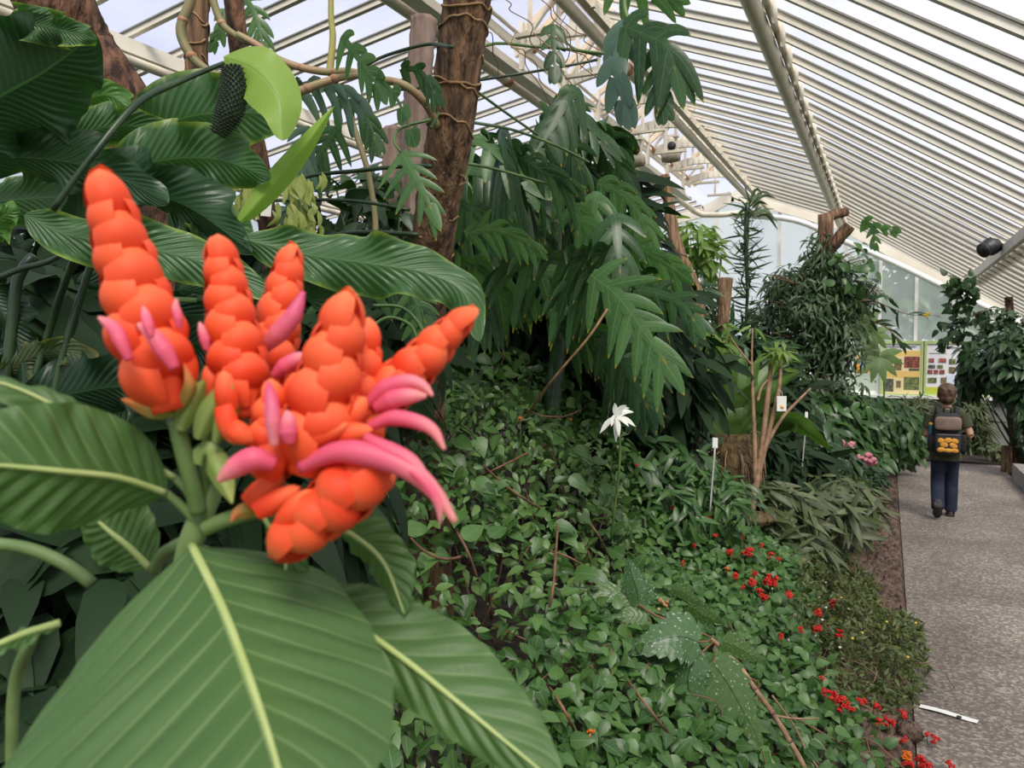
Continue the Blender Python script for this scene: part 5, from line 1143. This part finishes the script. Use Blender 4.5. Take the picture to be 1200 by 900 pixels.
tri_fix(a).build('foliage', L['conif'], tr)
a = MB()
for k in range(26):
    x, y = rng.uniform(890, 1035), rng.uniform(290, 430); e = P(x, y, 9.4+rng.normal(0, .2)); a.tube([P(964, min(y+40, 440), 9.4), P((x+964)/2, y+10, 9.4), e], [.016, .010, .004], 5, 10)
a.build('branch', MT['bark'], tr)
ep = bush('climbing_plant', 'bright green lobed climber on the sawn limbs of the tall tree', [(1000, 300, 9.1, 22, 16), (1012, 325, 9.1, 18, 18), (985, 318, 9.1, 18, 18)], 60, T_wide, (.08, .17), 'mid', stem=False)
phl(ep, [(1012, 258, 9.0), (1025, 265, 9.0), (1040, 268, 9.0), (1050, 270, 9.0)], 14, 'phillit', 4, .3, 0); phl(ep, [(1018, 262, 9.0), (1024, 275, 9.0), (1025, 288, 9.0)], 12, 'phillit', 4, .3, 0)
# leafy shoots reaching right across the glass
for i, (pts, lab) in enumerate((([(1000, 355, 9.2), (1020, 352, 9.0), (1042, 360, 9.0), (1062, 368, 9.0), (1088, 370, 9.0)], 'thin leafy shoot with one yellow leaf reaching across the end wall glass'), ([(985, 340, 9.2), (1015, 335, 9.1), (1035, 345, 9.0), (1048, 352, 9.0)], 'short leafy shoot above the yellow leafed one'), ([(1020, 375, 9.2), (1040, 385, 9.1), (1056, 402, 9.0)], 'dark drooping shoot over the top of the yellow poster'))):
    w = PP(pts); r = thing('leafy_shoot', w[0], lab, 'branch'); a = MB(); a.tube(w, [.008, .006, .003], 5); a.build('twig', MT['twig'], r); c = crom(w, 9); a = MB()
    N, H = orient(9, .6, .6, .5, c); H = H*.5+unit(c[-1]-c[0]); a.inst(T_long, c, N, H, rng.uniform(.13, .2, 9)); tri_fix(a).build('foliage', L['dark'], r)
    if i == 0:
        a = MB(); a.blade(PP([(1080, 369, 8.98), (1085, 369, 8.98), (1092, 367, 8.98)]), .05, 'lance', 0, 20, nu=6, nv=2); a.build('yellow_leaf', MT['yellow'], r)
# pale palmate leaf in front of the posters
pm = thing('palmate_leafed_plant', P(1035, 470, 9.5), 'pale hand shaped leaves in front of the yellow poster', 'plant')
for (x, y, s) in ((1030, 418, 30), (1022, 390, 24), (1010, 372, 24)):
    a = MB()
    for k in range(9):
        an_ = math.radians(-20+k*32); a.blade(PP([(x, y, 9.6), (x+s*.5*math.cos(an_), y+s*.5*math.sin(an_), 9.55), (x+s*math.cos(an_), y+s*math.sin(an_)+3, 9.55)]), s*.34*9.6/F, 'lance', rng.uniform(-25, 25), 10, nu=8, nv=2)
    a.build('leaf', L['creep2'] if 'creep2' in L else L.setdefault('creep2', leafmat('pale_palmate_leaf', (.16, .24, .10), (.22, .32, .15), rough=.5, transl=.35)), pm)
a = MB(); a.tube(PP([(1010, 372, 9.6), (1022, 392, 9.6), (1030, 418, 9.6), (1036, 450, 9.6), (1034, 500, 9.6)]), [.006, .008, .01, .012], 6); a.build('stalk', MT['greenstem'], pm)
# ---- hanging bottle brush epiphyte
c = PP([(876, 238, 8.8), (874, 290, 8.8), (876, 340, 8.8), (872, 400, 8.8), (868, 440, 8.8)]); ep2 = thing('hanging_epiphyte', c[0], 'long dark hanging epiphyte column with spiky leaves left of the tall tree', 'plant')
a = MB(); a.tube(c, [.03, .025, .02, .012, .006], 8); a.build('stem', MT['darkstem'], ep2)
cc = crom(c, 330); a = MB(); v = rng.normal(0, 1, (330, 3)); v[:, 2] = np.abs(v[:, 2])*.5; a.inst(T_str, cc+rng.normal(0, .02, (330, 3)), unit(np.cross(v, rng.normal(0, 1, (330, 3)))), v, rng.uniform(.10, .26, 330)); tri_fix(a).build('foliage', L['conif'], ep2)
a = MB()
for (x, y, tx, ty) in ((880, 240, 910, 232), (880, 238, 905, 228), (884, 250, 912, 262), (878, 240, 893, 225), (885, 255, 912, 270), (880, 250, 860, 262), (880, 245, 900, 240)):
    a.blade(PP([(x, y, 8.8), ((x+tx)/2, min(y, ty)-3, 8.8), (tx, ty, 8.75)]), 4*8.8/F, 'lance', rng.uniform(-30, 30), 15, nu=8, nv=2)
a.build('crown_leaf', L['conif'], ep2)
# ---- bent bare trunk and short stub
trunk('bent_trunk', [(779, 205, 7.2), (784, 240, 7.2), (792, 285, 7.2), (808, 325, 7.2), (817, 350, 7.2), (816, 390, 7.2), (818, 440, 7.2)], [11, 14, 15, 18, 19, 18, 18], MT['tanbark'], 'thin bent bare trunk rising to the end of the white ridge beam', 'trunk', n=12)
trunk('cut_trunk', [(850, 326, 8.4), (849, 345, 8.4), (847, 385, 8.4), (845, 430, 8.4)], [18, 13, 14, 16], MT['tanbark'], 'short reddish cut trunk against the white end wall', 'trunk', n=12, stubs=(([(850, 336, 8.4), (844, 329, 8.4)], [9, 7]), ([(850, 335, 8.4), (856, 327, 8.4)], [9, 8])))
bush('yellow_green_bush', 'yellow green leafy crown behind the bent bare trunk', [(812, 278, 9.0, 26, 22), (830, 300, 9.0, 18, 20), (800, 300, 9.0, 14, 18)], 260, T_long, (.12, .26), 'lime', stem=True)
bush('dark_bush', 'dark leafy mass low against the end wall between the bent trunk and tall tree', [(800, 350, 8.6, 30, 26), (840, 405, 8.8, 50, 26), (890, 420, 9.0, 50, 24), (820, 385, 8.6, 30, 22)], 900, T_lan, (.15, .34), 'dark', rnd=.9)
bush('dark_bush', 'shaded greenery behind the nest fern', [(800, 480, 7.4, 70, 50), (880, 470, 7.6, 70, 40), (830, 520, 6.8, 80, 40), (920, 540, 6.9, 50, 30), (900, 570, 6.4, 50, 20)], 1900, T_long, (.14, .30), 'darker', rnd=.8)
# ---- right of the path
bush('broad_leaved_bush', 'dark glossy broad leaved bush right of the posters overhanging the path', [(1154, 420, 10.4, 28, 26), (1190, 425, 10.0, 32, 38), (1140, 446, 10.6, 18, 20), (1184, 446, 10.2, 24, 20), (1210, 480, 9.8, 14, 36)], 1350, T_long2, (.11, .22), 'dark', rnd=.6, hd=(-.2, -.3, -.5), foot=P(1205, 545, 10.4))
trunk('cut_trunk', [(1146, 366, 10.6), (1156, 386, 10.6), (1166, 410, 10.6), (1182, 440, 10.5)], [10, 11, 12, 12], MT['barkred'], 'slanting cut trunk above the dark bush right of the path', 'trunk', n=12, foot=False)
trunk('cut_trunk', [(1182, 348, 10.5), (1184, 380, 10.5), (1182, 420, 10.5), (1188, 500, 10.5), (1194, 543, 10.5)], [9, 10, 12, 13], MT['barkred'], 'upright cut trunk among leaves at the right edge', 'trunk', n=12, foot=False)
a = MB(); c = PP([(1128, 332, 8.7), (1122, 350, 8.7), (1116, 380, 8.7), (1110, 408, 8.7)]); vi = thing('hanging_creeper', c[0], 'dark creeper hanging from the gutter pipe in front of the right poster', 'plant')
a.tube(c, .008, 6); a.tube(PP([(1136, 332, 8.7), (1136, 360, 8.7), (1130, 385, 8.7), (1128, 410, 8.7)]), .007, 6); a.build('stem', MT['darkstem'], vi)
a = MB(); q = np.vstack([crom(c, 70), crom(PP([(1136, 332, 8.7), (1136, 360, 8.7), (1130, 385, 8.7), (1128, 410, 8.7)]), 60), crom(PP([(1108, 336, 8.7), (1125, 334, 8.6), (1140, 338, 8.7)]), 60)])+rng.normal(0, .045, (190, 3)); N, H = orient(190, .5, .7, .6, q); a.inst(T_wide, q, N, H, rng.uniform(.06, .13, 190)); tri_fix(a).build('foliage', L['dark'], vi)
bush('leafy_climber', 'small leafed climber around the upright cut trunk at the right edge', [(1166, 372, 10.4, 16, 12), (1190, 380, 10.3, 12, 14), (1172, 392, 10.4, 22, 12)], 260, T_ov, (.07, .13), 'dark', stem=False)
bush('grassy_bush', 'feathery light green bush against the grey wall beyond the child', [(1137, 500, 12.0, 18, 34), (1128, 480, 12.0, 22, 16), (1076, 485, 12.6, 18, 22)], 1500, T_str, (.14, .30), 'grass', rnd=.9)
bush('low_leafy_plant', 'small leafy sprig by the timber post at the far end', [(1166, 528, 11.2, 11, 8)], 60, T_ov, (.08, .14), 'grass', stem=False)
# trees outside the end wall
for i, (x, d, w, h, lb) in enumerate(((1075, 19, 120, 70, 'green tree outside seen blurred through the right of the end wall'), (1180, 21, 100, 60, 'green tree outside beyond the far right corner'), (985, 24, 60, 40, 'green tree outside beyond the middle of the end wall'))):
    c = P(x, 345, d); r = thing('outside_tree', (c[0], c[1], -.1), lb, 'tree'); a = MB(); k = d/F
    a.inst(T_ov, *cloud(700, c, (w*k*.7, 1.2, h*k), T_ov, (.35, .6), shell=.0)); tri_fix(a).build('foliage', L['mid'], r); a = MB(); a.tube([(c[0], c[1], -.1), c], [.14, .08], 8); a.build('trunk', MT['bark'], r)
# ---------------------------------------------------------------- coral flowered plant in the foreground
fb = P(215, 640, .37); ap = thing('coral_flowered_plant', (fb[0], fb[1], .3), 'large coral orange flower spikes with pink petals and broad green leaves in the foreground', 'plant')
a = MB(); a.tube(list(PP([(255, 555, .37), (240, 590, .37), (222, 640, .375), (205, 720, .39), (185, 900, .42), (160, 1250, .48)]))+[np.array([fb[0]-.05, fb[1]+.05, .3])], [.0055, .0065, .008, .009, .010, .011, .012], 12); a.build('stem', MT['stemg'] if 'stemg' in MT else MT.setdefault('stemg', solid('olive_green_stem', (.10, .17, .05), (.16, .24, .08), 40, .55)), ap)
def bract(mb, p, out, axis, ln, wd):
    """plump pointed scale hugging the axis: closed shell with its own thickness"""
    S = unit(np.cross(axis, out)); n, m_ = 11, 9; u = np.linspace(0, 1, n); v = np.linspace(-1, 1, m_)
    w = wd*np.clip(np.sin(np.pi*np.clip(u*.80+.20, 0, 1)), 0, 1)**.5*.5
    prof_o = (.80*np.sin(np.pi*np.clip(u*.86+.07, 0, 1))**.7)*wd*.52
    def surf(thk): 
        g_ = np.zeros((n, m_, 3))
        for j, q in enumerate(v):
            g_[:, j] = p+axis*(u*ln)[:, None]+S*(w*np.sin(q*1.25)/np.sin(1.25))[:, None]+out*(prof_o*(1-.95*q*q)+thk*(1-u**3)-ln*.10*u**3)[:, None]
        return g_
    uv = np.stack(np.meshgrid(u, (v+1)/2, indexing='ij'), -1); mb.grid(surf(0.0006), uv)
def spike(base, tip, wpx, rows, d0, d1, label=None, spin=0.0, taper=.36, lnk=1.95):
    b = P(base[0], base[1], d0); t = P(tip[0], tip[1], d1); ax = unit(t-b); Ln = np.linalg.norm(t-b); W = wpx*(d0+d1)/2/F
    mb = MB(); e1 = unit(np.cross(ax, FW)); e2 = np.cross(ax, e1)
    core = MB(); core.tube([b-ax*.004, b+ax*Ln*.15, b+ax*Ln*.5, b+ax*Ln*.85, b+ax*Ln*.96], [W*.24, W*.38, W*.36, W*.25, W*.10], 14)
    for r_ in range(int(rows*1.5)):
        u = r_/(int(rows*1.5)-1); rad = W*.53*(1-taper*u**1.6)*(1 if r_ > 0 else .9)
        pz_ = b+ax*(Ln*(u*.86))
        for k in range(2):
            th = spin*.35+.62+k*math.pi+(r_ % 2)*math.pi/2+rng.normal(0, .10); o_ = e1*math.cos(th)+e2*math.sin(th)
            ln = Ln/rows*lnk*(1-.15*u)
            axx = unit(ax+o_*(.10-.22*u)+rng.normal(0, .03, 3))
            bract(mb, pz_+o_*rad*.28, o_, axx, ln*rng.uniform(.92, 1.1), rad*1.72)
    for k in range(3):
        th = k*2.1; o_ = e1*math.cos(th)+e2*math.sin(th); bract(mb, b+ax*Ln*.84+o_*W*.05, o_, unit(ax-o_*.20), Ln*.16, W*.44)
    o = core.build('flower_spike', BR['bract'], ap); mb.build('bract', BR['bract'], o); return o
s1 = spike((196, 472), (124, 222), 84, 7, .345, .345, spin=.3)
s2 = spike((288, 480), (258, 292), 66, 7, .36, .37, spin=.9)
s3 = spike((312, 455), (340, 302), 56, 6, .40, .41, spin=.2)
s4 = spike((360, 545), (402, 374), 86, 5, .335, .335, spin=.6)
s5 = spike((415, 500), (428, 402), 58, 4, .355, .36, spin=.1)
s6 = spike((440, 478), (538, 378), 56, 5, .36, .365, spin=.5)
s7 = spike((442, 545), (346, 628), 74, 4, .33, .33, spin=.4, taper=.2)
s8 = spike((318, 560), (318, 470), 58, 4, .345, .345, spin=.7)
s9 = spike((390, 590), (440, 560), 66, 3, .345, .345, spin=.3)
# loose bracts at the heart of the cluster
mb = MB()
for (x0, y0, x1, y1, d, w) in ((270, 500, 293, 515, .33, 26), (262, 475, 272, 515, .34, 26), (300, 600, 345, 575, .33, 26), (330, 615, 360, 580, .325, 28), (345, 520, 400, 500, .325, 26), (310, 560, 330, 520, .33, 34), (290, 590, 325, 560, .335, 28), (385, 510, 430, 505, .33, 26), (250, 470, 246, 430, .36, 26), (268, 480, 262, 440, .345, 28), (400, 500, 425, 470, .335, 30), (345, 480, 350, 440, .35, 34), (430, 520, 440, 490, .345, 34), (365, 455, 350, 425, .365, 30)):
    p = P(x0, y0, d); q = P(x1, y1, d); bract(mb, p, -FW, unit(q-p), np.linalg.norm(q-p)*1.15, w*d/F)
mb.build('loose_bract', BR['bract'], ap)
# pink tubular petals
def petal(pts, wpx, mat='pink', lip=None):
    d = pts[0][2]; a = MB(); n = len(pts); a.tube(PP(pts), [wpx*d/F*.5*k for k in np.interp(np.linspace(0, 1, 7), [0, .35, .75, 1], [.55, 1, .78, .22])], 12, 40); o = a.build('petal', BR[mat], ap)
    if lip: a = MB(); dl = lip[0][2]; a.blade(PP(lip), wpx*.5*dl/F, 'petal', 20, 25, .1, nu=14, nv=4); a.build('petal_lip', BR[mat], o)
petal([(352, 548, .325), (395, 530, .322), (440, 535, .32), (482, 552, .318), (512, 580, .316), (534, 612, .315)], 30, 'pink', [(480, 552, .312), (500, 570, .31), (512, 590, .31), (516, 615, .312)])
petal([(428, 512, .322), (452, 526, .32), (480, 540, .318), (505, 566, .316)], 22, 'pink')
petal([(430, 502, .335), (458, 490, .333), (488, 494, .33), (508, 505, .328), (521, 527, .327)], 20)
petal([(428, 476, .34), (450, 455, .338), (478, 447, .336), (496, 452, .335), (507, 464, .334)], 20)
petal([(440, 478, .338), (460, 468, .336), (480, 464, .334), (500, 464, .334)], 24)
petal([(322, 545, .32), (300, 538, .318), (280, 545, .318), (256, 563, .318)], 30, 'pink')
petal([(205, 432, .318), (192, 410, .318), (178, 392, .318), (162, 380, .32)], 22, 'pink')
petal([(152, 422, .318), (144, 405, .318), (134, 385, .32), (116, 372, .325)], 18, 'pink')
petal([(310, 408, .375), (325, 392, .37), (342, 372, .368), (356, 342, .37)], 24, 'pale')
petal([(322, 440, .36), (335, 428, .358), (350, 420, .357), (366, 416, .358)], 20, 'pink')
petal([(322, 522, .318), (320, 495, .318), (318, 470, .32), (314, 448, .325)], 20, 'pale')
petal([(340, 520, .316), (338, 505, .316), (338, 492, .316), (336, 482, .318)], 22, 'pink')
petal([(178, 395, .315), (174, 382, .316), (171, 370, .318), (168, 360, .32)], 14, 'pink')
petal([(210, 385, .32), (209, 372, .32), (206, 360, .32), (207, 350, .32)], 12, 'pink')
petal([(242, 410, .335), (240, 398, .335), (237, 388, .335), (234, 378, .336)], 12, 'pink')
# green and orange bracts under the spikes
def gbract(pts, wpx, mat='lobr', roll=0):
    d = pts[0][2]; a = MB(); a.blade(PP(pts), wpx*d/F, 'petal', roll, 30, .2, nu=16, nv=6); a.build('green_bract', BR[mat], ap)
gbract([(205, 486, .345), (185, 482, .34), (163, 474, .338), (142, 468, .336)], 24)
gbract([(208, 488, .345), (220, 470, .342), (226, 450, .34), (216, 425, .34)], 20, roll=30)
gbract([(212, 505, .345), (216, 490, .345), (228, 465, .345), (240, 445, .345)], 34, 'gbr' if 'gbr' in BR else BR.setdefault('gbr', petalmat('green_bract', (.20, .28, .07), (.26, .36, .09), (.36, .42, .11))) and 'gbr')
gbract([(232, 515, .345), (240, 495, .345), (252, 470, .345), (258, 448, .345)], 32, 'gbr')
gbract([(252, 520, .345), (262, 495, .343), (270, 475, .342), (272, 450, .342)], 26, 'gbr')
gbract([(310, 600, .34), (292, 598, .335), (278, 602, .333), (270, 612, .333)], 22)
gbract([(325, 590, .33), (335, 605, .325), (350, 620, .322), (362, 645, .322)], 34)
gbract([(235, 545, .35), (240, 530, .35), (250, 545, .345), (272, 590, .34)], 36, 'gbr', 20)
for pts, w in (([(206, 490, .35), (215, 530, .355), (226, 570, .36), (232, 600, .365)], 20), ([(240, 480, .355), (245, 520, .36), (240, 560, .365), (236, 600, .37)], 16), ([(330, 590, .345), (295, 600, .355), (262, 610, .36), (240, 620, .365)], 18)):
    a = MB(); a.tube(PP(pts), [w*.36/F/2]*2, 10); a.build('flower_stalk', MT['stemg'], ap)
# leaves with raised pale midrib
def aleaf(pts, wpx, roll=0, fold=10, prof="ellip", stalk=None, rip=.002, cup=.05, cor=.0012, corn=11, mid=8, nu=80, wl=1, wr=1):
    d = np.mean([p[2] for p in pts]); W_ = PP(pts); a = MB(); a.blade(W_, wpx*d/F, prof, roll, fold, cup, rip, 3, cor, corn, nu, 20, wl=wl, wr=wr)
    o = a.build('leaf', L['aph'], ap)
    c = crom(W_, 30); c = c+unit(CAM-c)*.0008; b_ = MB(); b_.tube(c, [mid*d/F*.5, mid*d/F*.4, mid*d/F*.12], 8, 30); b_.build('midrib', L['aphmid'], o)
    if stalk: b_ = MB(); b_.tube(PP(stalk), [mid*d/F*.8, mid*d/F*.6], 8); b_.build('leaf_stalk', MT['stemg'], ap)
    return o
# L1 nearest leaf: base below the flowers, coming towards the camera
aleaf([(225, 640, .37), (262, 715, .335), (296, 805, .30), (326, 900, .265), (352, 1020, .235)], 730, 0, wl=.47, wr=.92, fold=9, prof='front', mid=13, cor=.0016, cup=.10, nu=110)
aleaf([(345, 695, .40), (400, 722, .385), (470, 770, .365), (545, 830, .345), (660, 925, .32)], 150, -8, 12, mid=9, wl=1.0, wr=.50)
aleaf([(380, 612, .40), (415, 628, .39), (450, 660, .385), (474, 720, .38)], 66, 30, 25, mid=7)
aleaf([(205, 560, .37), (150, 530, .36), (90, 490, .35), (20, 455, .34), (-40, 440, .335)], 70, 48, 15, mid=8, stalk=[(232, 612, .37), (222, 580, .37), (205, 560, .37)])
aleaf([(195, 578, .365), (140, 560, .345), (70, 552, .325), (-10, 545, .31), (-90, 545, .30)], 160, -10, 12, mid=9, stalk=[(232, 612, .37), (215, 595, .368), (195, 578, .365)])
aleaf([(175, 665, .42), (150, 640, .42), (125, 620, .42), (100, 596, .42)], 90, -25, 14, mid=9)
aleaf([(305, 600, .375), (322, 628, .37), (335, 660, .37), (325, 700, .37)], 52, 35, 25, mid=6)
aleaf([(335, 670, .39), (348, 690, .39), (352, 715, .39), (350, 745, .39)], 40, 20, 15, mid=5)
aleaf([(70, 730, .38), (30, 742, .37), (-10, 758, .36), (-70, 780, .35)], 38, 60, 18, mid=10)
for pts, w in (([(180, 668, .42), (190, 650, .41), (205, 640, .395), (222, 632, .385)], 15), ([(108, 684, .39), (75, 660, .39), (30, 642, .39), (-20, 636, .39)], 15), ([(15, 1000, .45), (14, 880, .44), (18, 800, .43), (40, 740, .41)], 16)):
    a = MB(); a.tube(PP(pts), [w*.39/F/2]*2, 10); a.build('leaf_stalk', MT['stemg'], ap)
# ---------------------------------------------------------------- light
w = bpy.data.worlds.new('sky'); sc.world = w; w.use_nodes = True; nt = w.node_tree; nt.nodes.clear()
out = nt.nodes.new('ShaderNodeOutputWorld'); bg_ = nt.nodes.new('ShaderNodeBackground')
tc = nt.nodes.new('ShaderNodeTexCoord'); n = noise_(nt, 3.2, tc.outputs['Generated'], 5)
sx_ = nd(nt, 'ShaderNodeSeparateXYZ'); nt.links.new(tc.outputs['Generated'], sx_.inputs[0])
f_ = math_(nt, 'ADD', math_(nt, 'MULTIPLY', n, .7), math_(nt, 'ADD', math_(nt, 'MULTIPLY', sx_.outputs[0], .42), .22))
col = ramp_(nt, f_, [(.15, (.50, .55, .82)), (.48, (.76, .79, .98)), (.72, (.95, .95, 1.0))])
nt.links.new(col, bg_.inputs[0]); bg_.inputs[1].default_value = 1.0; nt.links.new(bg_.outputs[0], out.inputs[0])
sd = bpy.data.lights.new('sun', 'SUN'); sd.energy = 4.9; sd.angle = math.radians(24); sd.color = (1, .94, .82)
so = bpy.data.objects.new('sun', sd); C.objects.link(so)
so.rotation_euler = Vector((-.35, .55, -.78)).to_track_quat('-Z', 'Y').to_euler()
sc.view_settings.view_transform = 'Standard'; sc.view_settings.look = 'None'; sc.view_settings.gamma = 1; sc.view_settings.exposure = 0.20; sc.view_settings.use_curve_mapping = False
sc.cycles.max_bounces = 10; sc.cycles.transparent_max_bounces = 12; sc.cycles.transmission_bounces = 8; sc.cycles.diffuse_bounces = 5
sc.cycles.use_denoising = True; sc.cycles.caustics_reflective = False; sc.cycles.caustics_refractive = False
for o in sc.objects:
    if '_o' in o: del o['_o']
